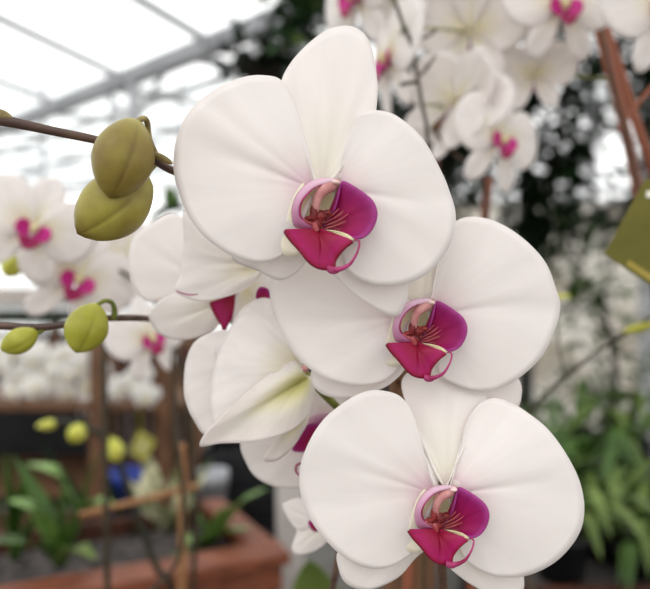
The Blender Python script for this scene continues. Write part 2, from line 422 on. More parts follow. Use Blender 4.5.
# ---------------------------------------------------------------- orchid lip
def lip(parent, cx, cy, d, k, rot=0., depth=1.):
    """magenta lip of a flower: callus at pixel (cx, cy), distance d; coordinates below are fifths of a pixel round it"""
    ca, sa = math.cos(rot), math.sin(rot)
    def mp(x, y, dz):
        x = (x-240)/4.908*k; y = (y-230)/4.908*k
        return at(cx+x*ca-y*sa, cy+x*sa+y*ca, d-dz*.001*depth)
    # far wall of the throat: cream inner face between the lobes
    petal('throat', [(250, 318, -1), (180, 300, 0), (135, 240, 2), (150, 165, 3), (215, 105, 3), (300, 92, 2), (350, 110, 3), (345, 200, 2), (320, 280, 0)],
          (245, 290), mp, M['cream'], parent, bulge=-4, base_dz=-1.5, ripple=0, groove=0, nt_=40, ns=8, thick=.0004)
    petal('throat', [(168, 88, 1), (128, 130, 1.5), (100, 195, 1.5), (82, 260, 1), (68, 320, .5), (56, 380, 0), (62, 430, 0), (96, 448, 0), (150, 440, 0), (170, 380, 0), (160, 300, 0), (150, 200, 1)],
          (165, 270), mp, M['cream_shaded'], parent, bulge=.5, base_dz=-.5, ripple=0, groove=0, nt_=40, ns=6, thick=.0004)  # claw left of the lip, its shaded tone put into the cream colour
    # side lobe at the right: broad and cupped, faces the viewer
    petal('side_lobe', [(262, 300, 2), (290, 262, 2), (318, 215, 4), (334, 160, 5), (345, 105, 5), (358, 78, 5), (400, 96, 6), (462, 136, 8), (508, 180, 9.5), (526, 232, 10), (516, 288, 9.5), (484, 338, 9),
           (436, 361, 8.5), (384, 346, 7.5), (330, 328, 5), (284, 322, 3)],
          (262, 300), mp, M['lobe'], parent, bulge=-2.2, base_dz=1.5, ripple=.12, groove=-.2, thick=.0007)
    petal('lobe_edge', [(262, 318, 3.2), (300, 320, 5.4), (350, 330, 7), (384, 342, 8), (412, 366, 9), (380, 366, 8.4), (330, 350, 6.6), (290, 334, 4.4)],
          (275, 324), mp, M['cream'], parent, bulge=.2, base_dz=3.6, ripple=0, groove=0, nt_=30, ns=5, thick=.0005)  # crescent highlight between the lobes, put in as a cream strip
    # side lobe at the left: seen nearly edge-on, a band that curls forward round the column
    def band(name, outer, inner, mat, n=26):
        A2 = catmull([Vector(q) for q in outer], n, False); B2 = catmull([Vector(q) for q in inner], n, False)
        v, f, uv = [], [], []
        for i in range(n):
            for j in range(6):
                t = j/5; q = A2[i].lerp(B2[i], t)
                v.append(mp(q.x, q.y, q.z+1.2*math.sin(PI*t))); uv.append((.25+.75*i/(n-1), t))
        for i in range(n-1):
            for j in range(5):
                a = i*6+j; f.append((a, a+1, a+7, a+6))
        return link_mesh(name, v, f, mat, parent, uv, solid=.0007)
    band('side_lobe', [(214, 318, 3), (160, 308, 4), (122, 300, 5), (109, 250, 6), (112, 200, 7), (134, 145, 7), (180, 95, 6.5), (235, 72, 5.5), (290, 66, 4.5), (325, 74, 4)],
         [(222, 290, 3.5), (190, 280, 5), (158, 262, 7), (146, 235, 8.5), (150, 200, 9), (166, 165, 9), (205, 124, 8.5), (245, 100, 7.5), (285, 88, 6.5), (318, 84, 5)], M['lobe_pink'])
    tube('lobe_rim', [mp(*q) for q in [(200, 286, 4.5), (160, 264, 7.2), (146, 236, 8.8), (149, 200, 9.4), (166, 163, 9.4), (204, 122, 9), (250, 96, 7.8)]], [.0002*k, .0005*k, .0005*k, .0004*k, .0002*k], M['tendril'], parent, n=24, nseg=6)
    # middle lobe: an anchor-shaped blade that juts forward
    petal('middle_lobe', [(230, 318, 4), (170, 316, 6), (110, 320, 9), (68, 324, 11), (92, 366, 11), (140, 420, 11), (180, 470, 11), (215, 500, 10.5), (252, 514, 10), (290, 516, 9.5), (318, 500, 10), (326, 468, 10),
           (350, 432, 11), (380, 402, 11.5), (408, 376, 11.5), (360, 356, 9.5), (300, 334, 6.5), (262, 320, 4.5)],
          (240, 318), mp, M['midlobe'], parent, bulge=2.2, base_dz=3.5, ripple=.15, groove=.7, thick=.0009)
    # the curled tendril at its tip
    def tp(pts): return [mp(*q) for q in pts]
    rr = .0020*k*d/.25
    tube('tendril', tp([(285, 508, 10), (318, 514, 11), (352, 508, 12), (392, 486, 13), (420, 445, 13.5), (436, 405, 13), (438, 378, 12), (424, 366, 11), (412, 372, 10.5)]),
         [rr*.7, rr*.6, rr*.42, rr*.28, rr*.22, rr*.2, rr*.18, rr*.12], M['tendril'], parent, n=40)
    blob('lip_tip', mp(312, 518, 11), rr*1.2, rr*.5, rr*.7, M['lobe_pink'], parent)
    # callus with its horns and warts, dark red
    u1 = k*d/F/4.9
    for (x, y, q, sx, sy) in ((214, 236, 5.4, 18, 42), (250, 250, 5.2, 26, 26), (282, 236, 5, 20, 16), (232, 285, 4.4, 26, 34), (190, 262, 5.4, 22, 12)):
        blob('callus', mp(x, y, q), sx*u1*1.12, .0019*k, sy*u1*1.1, M['callus'], parent, lump=.25)
    for (x, y) in ((226, 222), (262, 236), (275, 252), (246, 272), (262, 284), (208, 262)):
        blob('callus_wart', mp(x, y, 6.6), 7*u1, 7*u1, 7*u1, M['callus'], parent, n=6, m=8)
    for i, (p, q) in enumerate((((272, 262), (338, 214)), ((280, 274), (362, 224)), ((286, 288), (384, 240)), ((276, 302), (372, 276)))):
        tube('lip_ridge', tp([(p[0]-20, p[1]+12, 3.4), ((p[0]+q[0])/2, (p[1]+q[1])/2+8, 4.4), (q[0], q[1], 5.2)]), [rr*.16, rr*.18, rr*.07], M['ridge'], parent, n=10, nseg=6)
    tube('lip_ridge', tp([(240, 318, 4.2), (235, 296, 5), (200, 286, 5.4), (160, 266, 6.8)]), [rr*.4, rr*.5, rr*.4, rr*.25], M['ridge'], parent, n=14, nseg=8)
    tube('lip_ridge', tp([(228, 322, 4.6), (222, 300, 5.4), (212, 282, 6.2)]), [rr*.7, rr*.7, rr*.4], M['ridge'], parent, n=12, nseg=8)
    blob('flower_centre', mp(330, 60, -3), 62*u1, .0035*k, 40*u1, M['sepal'], parent)
    # column: dull pink, leans forward from the throat, a pale cap on its end
    tube('column', tp([(326, 90, 1), (292, 104, 4.5), (258, 126, 6.2), (236, 160, 6.6), (226, 200, 6), (222, 230, 5)]), [rr*1.0, rr*1.3, rr*1.15, rr*.85, rr*.75, rr*.8], M['column'], parent, n=20, nseg=12)
    blob('anther_cap', mp(322, 88, 5.2), 24*u1, .0024*k, 13*u1, M['column_cap'], parent, rot=(0, .1, 0))

def mk(d):
    return lambda x, y, dz: at(x, y, d-dz*.001)

def flower_part(name, parent, px, py, d, label):
    return empty(name, at(px, py, d), parent, label=label)

BZ = .95
def pot_geo(c, r0, r1, h, n=24):
    prof = [(0, 0), (r0, 0), (r1*.97, h*.86), (r1*1.06, h*.86), (r1*1.06, h), (r1*.96, h), (r1*.92, h*.8), (0, h*.78)]
    v, f = [], []
    for (r, z) in prof:
        for k in range(n): v.append(Vector(c)+Vector((r*math.cos(2*PI*k/n), r*math.sin(2*PI*k/n), z)))
    for i in range(len(prof)-1):
        for k in range(n):
            a = i*n+k; b_ = i*n+(k+1) % n
            f.append((a, b_, b_+n, a+n))
    return v, f
def pot_part(t, x, y, r=.045, h=.10):
    v, f = pot_geo((x, y, BZ), r*.75, r, h)
    return link_mesh('pot', v, f, M['greypot'], t)
def px_of(x, y, z):
    return (CX+x/y*F, CY+(EYE-z)/y*F, y)
# ================================================================= front spray
sprayA = empty('orchid_spray', (.08, .32, BZ), label='white orchid spray in front, three open flowers with magenta lips and two olive buds', category='orchid')
pot_part(sprayA, .08, .32)
# F1 ------------------------------------------------------
f = flower_part('flower', sprayA, 320, 190, .25, 'topmost open white flower, magenta lip at its centre')
m = mk(.25)
petal('dorsal_sepal', [(318, 188, -1), (300, 150, -1.5), (284, 110, -3), (281, 84, -4), (290, 64, -6), (308, 44, -7), (328, 30, -8), (347, 26, -9), (362, 32, -8), (371, 46, -7), (376, 70, -6), (377.5, 95, -4), (372, 125, -3), (350, 160, -1.5)],
      (322, 190), m, M['sepal'], f, bulge=3.2, base_dz=-1, groove=-.5)
petal('lateral_sepal', [(330, 215, -4), (312, 240, -5), (322, 262, -6), (338, 279, -6), (355, 295, -7), (374, 308, -8), (393, 316.5, -9), (402, 311, -9), (408, 288, -8), (398, 255, -6), (370, 225, -4)],
      (332, 212), m, M['sepal'], f, bulge=1.5, base_dz=-3, groove=.4)
petal('lateral_sepal', [(312, 215, -4), (296, 222, -5), (270, 240, -7), (236, 252, -9), (234, 261, -10), (256, 270, -11), (282, 280, -11), (306, 262, -8), (318, 228, -4)],
      (314, 214), m, M['sepal'], f, bulge=1.5, base_dz=-3, groove=.4)
petal('petal', [(318, 186, 0), (311, 160, 0), (301, 124, 0), (291, 97, -.5), (280, 79.5, -1), (263, 75.5, -1), (247, 76.5, -1), (231.5, 81.5, -1), (217, 88, -1), (203, 98, -2), (192, 108, -2), (182, 124, -3), (175, 147, -4), (174, 172, -4), (180, 196, -3), (189, 217, -2),
      (206, 238, -1), (230, 254.5, 0), (256, 262.5, 0), (276, 259, 0), (292, 245, 0), (300, 222, 0), (306, 202, 0)], (316, 190), m, M['petal'], f, bulge=3.5, base_dz=-1, groove=.7, ripple=.45)
petal('petal', [(334, 180, 0), (340, 165, 0), (347, 148, 0), (351, 129, 0), (358, 115, -.5), (368, 111, -1), (382, 111, -1), (398, 117, -1), (422, 138, -1), (441, 171, -2), (451, 196, -3), (455.5, 215, -3), (453, 236, -3), (444, 255, -3),
      (428, 273, -2), (408, 283, -1), (386, 286, 0), (366, 282, 0), (350, 272, 0), (342, 250, 0), (338, 215, 0)], (333, 188), m, M['petal'], f, bulge=3.5, base_dz=-1, groove=.7, ripple=.4)
lip(f, 318.9, 211.9, .249, 1.0)
# F2 ------------------------------------------------------
f = flower_part('flower', sprayA, 418, 312, .272, 'middle open white flower at the right, magenta lip')
m = mk(.272)
petal('dorsal_sepal', [(420, 305, -2), (394, 302, -3), (388, 270, -4), (406, 236, -4), (418, 212, -6), (434, 205, -7), (452, 212, -7), (458, 235, -5), (452, 262, -3), (440, 290, -2)], (422, 306), m, M['sepal'], f, bulge=1.5, base_dz=-1)
petal('lateral_sepal', [(430, 345, -3), (425, 365, -4), (444, 382, -5), (472, 398, -6), (496, 408, -7), (514, 410, -8), (521, 398, -8), (518, 378, -7), (490, 355, -5), (455, 340, -4)], (428, 342), m, M['sepal'], f, bulge=1, base_dz=-3)
petal('lateral_sepal', [(404, 345, -3), (380, 350, -4), (345, 358, -5), (314, 368, -7), (312, 380, -8), (317, 390, -8), (329, 396.5, -8), (348, 398, -7), (368, 394, -6), (390, 384, -4), (406, 366, -3)], (408, 344), m, M['sepal'], f, bulge=1, base_dz=-3)
petal('petal', [(414, 312, 0), (398, 285, -1), (372, 262, -2), (340, 250, -3), (300, 250, -4), (276, 264, -4), (270, 284, -4), (272, 308, -4), (282, 334, -3), (297, 357, -2), (314, 372, -1), (334, 381.5, 0), (358, 386, 0), (381, 382, 0), (399, 367, 0), (404, 345, 0), (406, 330, 0)],
      (413, 316), m, M['petal'], f, bulge=2.2, base_dz=-1, groove=.6)
petal('petal', [(430, 310, 0), (433, 292, 0), (438, 262, 0), (445, 238, -1), (457, 220.5, -1), (476.7, 217, -2), (501, 224, -2), (526, 241, -2), (545.6, 263, -3), (555.5, 288, -3), (560, 307, -4), (553.5, 333, -3), (541, 357, -2), (520, 377, -1), (497, 389, 0), (476, 390.5, 0), (455, 384, 0), (441, 374, 0), (434, 345, 0)],
      (428, 315), m, M['petal'], f, bulge=3, base_dz=-1, groove=.8, ripple=.45)
lip(f, 416.5, 327.8, .271, .87)
# F3 ------------------------------------------------------
f = flower_part('flower', sprayA, 444, 490, .262, 'lowest open white flower, magenta lip, broadest of the three')
m = mk(.262)
petal('dorsal_sepal', [(444, 484, -1), (428, 462, -2), (415, 430, -6), (405, 400, -13), (402, 380, -17), (418, 366, -18), (440, 362, -18), (462, 370, -18), (486, 390, -16), (480, 414, -10), (465, 440, -5), (456, 466, -2)], (446, 488), m, M['sepal'], f, bulge=3.2, base_dz=-1, groove=-.3)
petal('lateral_sepal', [(428, 530, -5), (400, 535, -6), (360, 545, -7), (338, 552, -8), (339, 570, -8), (345, 582, -8), (357, 588.5, -8), (375, 588, -7), (398, 577, -7), (415, 558, -6), (430, 545, -5)], (432, 528), m, M['sepal'], f, bulge=1.2, base_dz=-4)
petal('lateral_sepal', [(448, 540, -5), (446, 562, -6), (462, 578, -7), (482, 591, -8), (500, 603, -9), (516, 600, -9), (524, 584, -9), (516, 555, -8), (490, 535, -6)], (446, 534), m, M['sepal'], f, bulge=1.2, base_dz=-4)
petal('petal', [(438, 486, 0), (431, 468, 0), (419, 441, 0), (412.5, 414, -.5), (406, 402, -1), (395, 393.5, -1.5), (376, 390, -2), (361, 393, -2), (346, 401, -2), (323, 420, -3), (307, 446, -3), (299.5, 473, -4), (303, 503, -4), (318, 531, -2), (342, 555.5, -1), (364, 567, 0), (385, 568, 0), (404, 559, 0), (419, 545, 0), (425, 520, 0)],
      (436, 494), m, M['petal'], f, bulge=3, base_dz=-1, groove=.6, ripple=.45)
petal('petal', [(450, 488, 0), (455, 470, 0), (460, 450, -2), (466, 425, -5), (478, 405, -9), (494, 398, -10), (511, 403, -9), (525, 411, -7), (547.5, 429, -5), (566.6, 455, -4), (580, 483, -4), (584, 512, -4), (577, 537, -3), (556, 561, -2), (528, 575, -1), (500, 577, 0), (480, 570, 0), (464, 556, 0), (455, 530, 0)],
      (448, 494), m, M['petal'], f, bulge=3.2, base_dz=-1, groove=.8, ripple=.45)
lip(f, 438.5, 514.3, .261, .87)
# spike and buds ------------------------------------------
px = .25/F
tube('spike', pxpath([(-30, 116, .258), (0, 120, .256), (30, 126, .255), (55, 131.5, .255), (96, 140, .256), (130, 151, .258), (156, 161.5, .262), (176, 172, .270), (230, 190, .285), (300, 210, .292), (360, 270, .300), (410, 330, .306), (440, 420, .306), (445, 520, .300), (445, 610, .315), px_of(.082, .325, 1.16), px_of(.08, .32, BZ+.08)]),
     [.0026, .0023, .0020, .0018, .0017, .0017, .0017, .0018, .002, .002, .002, .002, .002, .0022, .0024, .0026], M['stem'], sprayA, n=120, nseg=14, jitter=.05)
for (bx, by, bd, tx, ty, td) in ((318, 192, .262, 350, 258, .298), (420, 315, .284, 412, 340, .304), (446, 490, .272, 442, 470, .303)):
    tube('pedicel', pxpath([(bx, by, bd-.004), ((bx+tx)/2+4, (by+ty)/2-6, (bd+td)/2+.002), (tx, ty, td)]), .0014, M['stem_green'], sprayA)
blob('bract', at(3, 114.5, .2545), .0042, .0016, .0018, M['bract'], sprayA, rot=(0, .45, 0))
blob('bract', at(162, 158, .258), .0050, .0014, .0015, M['bract'], sprayA, rot=(0, .5, 0))
b = bud('bud', at(136, 119, .250), at(110, 198, .243), .0128, M['bud'], sprayA, roll=.1)
b['label'] = 'upper olive bud'
tube('pedicel', pxpath([(136, 122, .250), (143, 118.5, .251), (147, 122, .254), (150, 140, .258), (158, 158, .2605)]), [.0011, .0012, .0012, .0011, .0011], M['bract'], sprayA)
b = bud('bud', at(150, 178, .262), at(77, 234, .253), .0142, M['bud'], sprayA, roll=1.2)
b['label'] = 'lower olive bud, half behind the upper one'
tube('pedicel', pxpath([(143, 178, .262), (150, 170, .264), (156, 163, .262)]), .0012, M['bract'], sprayA)

# ================================================================= spray behind it
sprayB = empty('orchid_spray', (-.06, .40, BZ), label='white orchid spray behind the front one, flowers seen sideways, green buds on its thin stem', category='orchid')
f = flower_part('flower', sprayB, 300, 370, .30, 'cupped white flower seen from its greenish back')
PB = M['petal_back']
m = mk(.292)
petal('petal', [(302, 366, -4), (280, 322, -8), (262, 312, -10), (242, 316, -8), (228, 336, -5), (216, 362, -2), (211, 392, 0), (212, 418, 2), (218, 432, 3), (234, 428, 4), (262, 408, 4), (290, 388, 1)], (302, 368), m, M['far_petal'], f, bulge=6, base_dz=-2, groove=-.5)
petal('petal', [(305, 372, -4), (296, 357, -2), (282, 366, 3), (260, 381, 7), (236, 402, 9), (212, 426, 9), (202, 438, 8), (201, 446.5, 7), (220, 443.5, 7), (248, 442.5, 9), (272, 438, 10), (292, 430, 8), (307, 416, 4), (313.5, 398, 0), (314, 380, -3)], (306, 378), m, PB, f, bulge=5, base_dz=-1, groove=.25)
petal('dorsal_sepal', [(302, 362, -7), (292, 330, -9), (276, 304, -11), (262, 298, -12), (243, 308, -12), (225, 336, -12), (215, 352, -12), (226, 372, -11), (262, 372, -9)], (300, 366), m, M['far_petal'], f, bulge=3, base_dz=-5)
petal('lateral_sepal', [(306, 408, 0), (292, 424, 0), (276, 442, -1), (267, 452, -1), (264, 460.5, -1), (276, 461, -1), (290, 450, -2), (300, 436, -3), (308, 420, -3)], (306, 408), m, PB, f, bulge=1.5, base_dz=0, nt_=40, ns=10)
petal('lateral_sepal', [(208, 334, -18), (194, 343, -19), (186, 362, -19), (184, 390, -18), (188, 408, -17), (194, 420, -16), (204, 434, -14), (216, 428, -12), (228, 400, -10), (246, 360, -8), (240, 338, -12), (224, 330, -16)], (280, 360), m, M['far_petal'], f, bulge=2, base_dz=-8)
blob('receptacle', at(303, 369, .2935), .0026, .0026, .0020, M['column'], f)
tube('pedicel', pxpath([(303, 370, .294), (318, 388, .300), (330, 400, .306), (341, 412, .312), (350, 430, .320)]), [.0016, .0018, .0020, .0018, .0016], M['stem_green'], f)
# F4
f = flower_part('flower', sprayB, 222, 290, .335, 'white flower at the left, mostly hidden, with a glimpse of magenta lip')
m = mk(.335)
petal('petal', [(215, 285, 0), (205, 255, -1), (190, 225, -3), (172, 213, -4), (150, 224, -4), (135, 236, -4), (129, 255, -4), (131, 280, -4), (145, 300, -3), (175, 300, -2), (200, 295, 0)], (216, 288), m, M['petal'], f, bulge=3, base_dz=-1)
petal('lateral_sepal', [(222, 300, 0), (205, 290, 1), (180, 292, 2), (158, 302, 2), (149, 316, 1), (157, 332, 0), (172, 339, -1), (190, 339, -1), (212, 331, 0), (222, 318, 0)], (222, 304), m, M['sepal'], f, bulge=2.5, base_dz=0)
petal('dorsal_sepal', [(262, 262, 14), (240, 245, 14), (205, 212, 12), (190, 208, 10), (183, 215, 10), (184, 245, 11), (180, 275, 12), (174.5, 289, 13), (184, 297, 14), (200, 301, 16), (222, 298, 18), (244, 290, 18), (258, 278, 17)], (262, 266), mk(.318), M['far_petal'], f, bulge=5, base_dz=12, groove=.8)
tube('sepal_edge', [at(176, 291, .3042), at(188, 294.5, .3032), at(200, 294, .3022), (at(214, 290, .3015))], [.0002, .00035, .0003, .0002], M['tendril'], f, nseg=6)
petal('petal', [(236, 296, 4), (232, 318, 4), (238, 340, 3), (252, 352, 2), (268, 345, 2), (280, 318, 2), (280, 280, 2), (268, 254, 3), (246, 262, 4)], (244, 284), mk(.33), M['far_petal'], f, bulge=2, base_dz=3)
petal('middle_lobe', [(238, 292, 4), (222, 294, 5), (210, 302, 6), (214, 314, 6), (221, 326, 6), (224, 332, 6), (231, 320, 5), (238, 308, 4)], (236, 296), mk(.331), M['midlobe'], f, bulge=1, base_dz=4, nt_=36, ns=8, groove=0)
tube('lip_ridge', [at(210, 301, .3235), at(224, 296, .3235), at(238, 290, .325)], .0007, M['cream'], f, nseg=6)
petal('side_lobe', [(258, 302, 12), (256, 294, 13), (260, 287, 14), (268, 289, 13), (270, 298, 12), (264, 304, 12)], (262, 300), mk(.318), M['lobe'], f, bulge=.5, base_dz=12, nt_=30, ns=6, groove=0)
# F6
f = flower_part('flower', sprayB, 308, 428, .325, 'white flower under the cupped one, magenta lip cut off by the front flower')
m = mk(.325)
petal('petal', [(306, 434, 0), (290, 420, -1), (262, 420, -3), (244, 432, -3), (240.5, 446, -3), (245, 460, -3), (254, 475, -3), (268, 484, -2), (284, 488, -2), (304, 486, -1), (318, 470, 0), (318, 450, 0)], (310, 440), m, M['petal'], f, bulge=2.5, base_dz=0)
petal('dorsal_sepal', [(314, 425, -2), (306, 405, -3), (310, 382, -5), (330, 370, -5), (348, 384, -4), (346, 408, -3), (330, 424, -2)], (322, 424), m, M['petal'], f, bulge=2, base_dz=-1)
petal('petal', [(326, 430, -1), (340, 410, -2), (370, 405, -4), (385, 430, -4), (372, 458, -3), (342, 462, -2), (328, 446, -1)], (326, 436), m, M['petal'], f, bulge=2, base_dz=-1)
petal('side_lobe', [(292, 449, 6), (296, 438, 7), (304, 428, 8), (310, 424, 8), (322, 426, 7), (318, 438, 6), (308, 450, 6), (298, 452, 6)], (316, 440), m, M['lobe'], f, bulge=1.0, base_dz=5, nt_=36, ns=8, groove=0)
petal('side_lobe', [(306, 425, 7), (310, 417, 8), (318, 413.5, 8), (328, 413, 7), (330, 420, 6), (322, 428, 6), (312, 427, 7)], (322, 424), m, M['lobe_pink'], f, bulge=.8, base_dz=5, nt_=36, ns=8, groove=0)
tube('tendril', pxpath([(303, 463, .318), (297, 465, .317), (296, 471, .317), (300, 475, .318), (305, 473, .319)]), .0006, M['tendril'], f, nseg=6)
# F7
f = flower_part('flower', sprayB, 312, 520, .345, 'small glimpse of a white flower low at the left')
m = mk(.345)
petal('petal', [(322, 520, 0), (310, 502, -1), (298, 498, -2), (286, 502, -2), (282.5, 506, -2), (288, 518, -1), (296, 528, 0), (308, 530, 0)], (322, 524), m, M['petal'], f, bulge=2, base_dz=0)
petal('lateral_sepal', [(318, 524, 0), (300, 522, 0), (296, 535, -1), (292, 548, -1), (297, 554, -1), (310, 552.5, -1), (324, 544, 0), (332, 530, 0)], (324, 526), m, M['sepal'], f, bulge=2, base_dz=0)
petal('petal', [(318, 522, -2), (318, 495, -3), (312, 480, -4), (322, 470, -4), (345, 480, -4), (350, 510, -3), (335, 525, -2)], (328, 524), m, M['petal'], f, bulge=2, base_dz=-1)
petal('lip_edge', [(308, 522, 2), (311, 520.5, 3), (315, 524, 3), (318, 531, 2), (314, 531, 2), (310, 527, 2)], (316, 528), m, M['lobe'], f, bulge=.4, base_dz=3, nt_=24, ns=5, groove=0)
pot_part(sprayB, -.06, .40)
# stem of spray B with its buds
tube('spike', pxpath([(-30, 328, .318), (0, 326, .316), (25, 327.5, .315), (46, 327, .315), (70, 324, .315), (92, 319.5, .317), (113, 318, .319), (138, 318, .331), (156, 320, .349), (200, 330, .358), (260, 360, .365), (310, 400, .370), (340, 460, .372), (330, 600, .375), px_of(-.05, .395, 1.14), px_of(-.06, .40, BZ+.08)]),
     [.0019, .0018, .0018, .0016, .0015, .0015, .0017, .0017, .0017, .0017, .0018, .0018, .002, .002, .0022], M['stem'], sprayB, n=100, nseg=12, jitter=.05)
for a, b in (((220, 300, .338), (240, 345, .358)), ((310, 436, .332), (332, 436, .370)), ((316, 522, .350), (349, 520, .369)), ((350, 430, .320), (340, 470, .371))):
    tube('pedicel', [at(*a), (at(*a)+at(*b))/2+Vector((0, 0, .004)), at(*b)], .0014, M['stem_green'], sprayB)
b = bud('bud', at(97, 303, .312), at(76, 353, .309), .0112, M['bud_green'], sprayB, roll=.3)
b['label'] = 'green bud hanging in front of the thin stem'
tube('pedicel', pxpath([(95, 307, .312), (100, 303, .312), (106, 300.5, .313), (112, 303, .315), (114.5, 310, .317), (114, 319, .318)]), [.0012, .0011, .0011, .0012, .0014, .0018], M['stem_green'], sprayB, n=24)
b = bud('bud', at(38, 331, .314), at(1, 350, .311), .0070, M['bud_green'], sprayB, roll=.2)
b['label'] = 'small green bud under the thin stem'
tube('pedicel', pxpath([(35, 334, .314), (41, 331, .315), (46, 327.5, .315)]), .0011, M['stem_green'], sprayB)

# ================================================================= stock flower for the blurred orchids
def proto_flower(small=False):
    FL = M['white_lip'] if small else M['far_lip']; FD = M['yellow_lip'] if small else M['far_lip_dark']; FP = M['snow_petal'] if small else M['far_petal']
    """a whole moth orchid flower about 10 cm across, facing -Y, built round its own origin"""
    t = empty('flower')
    def mp(x, y, dz): return Vector((x*.001, -dz*.001, y*.001))
    nt_, ns = (36, 8) if not small else (20, 4)
    kw = dict(nt_=nt_, ns=ns, groove=.3)
    petal('dorsal_sepal', [(0, 2, 0), (-9, 14, -1), (-15, 30, -3), (-12, 44, -6), (0, 53, -9), (12, 44, -6), (15, 30, -3), (9, 14, -1)], (0, 2), mp, FP, t, bulge=3, **kw)
    for s in (-1, 1):
        petal('lateral_sepal', [(2*s, -3, 0), (2*s, -18, -2), (8*s, -34, -4), (18*s, -45, -8), (28*s, -44, -9), (32*s, -32, -6), (26*s, -18, -3), (13*s, -7, -1)][::s], (3*s, -3), mp, FP, t, bulge=2.5, **kw)
        petal('petal', [(3*s, 0, 1), (5*s, 16, 1), (13*s, 32, 0), (28*s, 39, -2), (44*s, 33, -4), (54*s, 17, -6), (54*s, 0, -6), (45*s, -14, -4), (30*s, -20, -2), (13*s, -14, 0)][::s], (4*s, 1), mp, FP, t, bulge=4, base_dz=1, **kw)
        petal('side_lobe', [(1.5*s, -8, 3), (2.5*s, -1, 5), (7*s, 4, 6), (13*s, 3, 8), (15.5*s, -3, 9), (13*s, -9, 8), (6*s, -10, 6)][::s], (2*s, -9), mp, FL, t, bulge=-1.5, base_dz=3, nt_=20, ns=4)
    petal('middle_lobe', [(0, -9, 4), (-5, -11, 8), (-10, -12, 11), (-7, -17, 12), (-3, -21, 11), (0, -22, 12), (3, -21, 11), (7, -17, 12), (10, -12, 11), (5, -11, 8)], (0, -11), mp, FD, t, bulge=2, base_dz=4, nt_=24, ns=4)
    blob('column', (0, -.006, -.001), .004, .006, .005, FP, t, n=6, m=8)
    return t
PROTO = proto_flower()
PROTO_S = proto_flower(True)
kids = {PROTO: list(PROTO.children), PROTO_S: list(PROTO_S.children)}
used = set()
def add_flower(parent, loc, rot=(0, 0, 0), s=1., small=False):
    src = PROTO_S if small else PROTO
    if src not in used:
        used.add(src); r = src
    else:
        r = src.copy(); COL.objects.link(r)
        for c in kids[src]:
            d = c.copy(); COL.objects.link(d); d.parent = r
    r.parent = parent
    r.location = world_of(parent).inverted() @ Vector(loc)
    r.rotation_euler = rot; r.scale = (s, s, s)
    return r
D = math.radians
def blur_orchid(label, base, stem_pts, flowers, buds=(), mat='stem_dark', r=.0022, small=False, group=None, far=False):
    bx, by, bz_ = base
    t = empty('orchid_spray', base, label=label, category='orchid', group=group)
    stem_pts = list(stem_pts)
    if bz_ == BZ:
        pot_part(t, bx, by)
        stem_pts += [px_of(bx, by, BZ+.20), px_of(bx, by, BZ+.08)] if stem_pts[0][1] < 600 else []
    tube('spike', pxpath(stem_pts), r, M[mat], t, n=len(stem_pts)*6)
    S = pxpath(stem_pts)
    for (px_, py_, d, yaw, pit, rol, s) in flowers:
        p = at(px_, py_, d)
        add_flower(t, p, (D(pit), D(rol), D(yaw)), s, small)
        q = min(S, key=lambda v: (v-p).length)
        if (q-p).length > .01:
            back = p+Vector((0, .006, 0))
            tube('pedicel', [back, (back+q)/2+Vector((0, .01, .006)), q], r*.7, M['stem_green'], t, n=8, nseg=6)
    for (a, b_, rr) in buds:
        bud('bud', at(*a), at(*b_), rr, M['bud_yellow'], t, n=12, m=18)
        q = min(S, key=lambda v: (v-at(*a)).length)
        tube('pedicel', [at(*a), q], r*.6, M['stem_green'], t, n=4, nseg=6)
    return t

# left, half a metre behind
blur_orchid('blurred white orchid behind the green bud, flowers with bright pink lips', (-.24, .62, BZ),
    [(-20, 262, .60), (20, 256, .60), (60, 256, .62), (100, 262, .62), (140, 285, .62), (168, 330, .62), (175, 420, .62), (178, 560, .62)],
    [(34, 228, .555, 30, 0, 22, .98), (78, 279, .60, 30, 0, 24, 1.05), (128, 258, .64, 172, 5, 0, 1.0), (150, 338, .60, 48, -8, -10, .8)],
    [((18, 258, .60), (6, 276, .585), .011), ((46, 262, .61), (36, 276, .60), .007), ((6, 182, .62), (-6, 196, .61), .010)], r=.002)
# upper right cluster
t = blur_orchid('blurred white orchid cluster above the top flower, on a dark curving stem', (.09, .58, BZ),
    [(382, -20, .52), (396, 5, .52), (404, 28, .52), (413, 48, .52), (418, 80, .52), (422, 105, .52), (427, 130, .52), (430, 190, .54), (432, 300, .56), (425, 540, .58)],
    [(390, 58, .56, -74, 0, 0, 1.05), (356, -4, .60, -55, 0, 0, 1.1), (398, -12, .60, 165, 0, 10, .75), (470, 30, .60, 170, -12, 0, 1.05), (440, 5, .64, 150, 0, 20, 1.0), (455, 110, .58, 130, 10, 20, .95)],
    [], mat='stem_dark', r=.0016)
tube('side_twig', pxpath([(414, 38, .52), (424, 38, .52), (436, 30, .52)]), .001, M['stem_dark'], t)
tube('side_twig', pxpath([(418, 82, .52), (408, 83, .52), (400, 85, .52)]), .0016, M['stem_dark'], t)
tube('side_twig', pxpath([(420, 76, .52), (428, 66, .52), (436, 55, .52)]), [.001, .0016, .0007], M['stem_dark'], t)
blur_orchid('blurred white orchid facing forward at the top right, dark magenta lip', (.34, .64, BZ),
    [(560, -60, .60), (590, -20, .60), (600, 20, .60), (612, 80, .60), (640, 200, .60), (664, 420, .62)],
    [(562, 6, .56, 8, 0, 0, 1.0), (534, 74, .60, 165, -10, 0, .72)], [], mat='stem_dark', r=.0016)
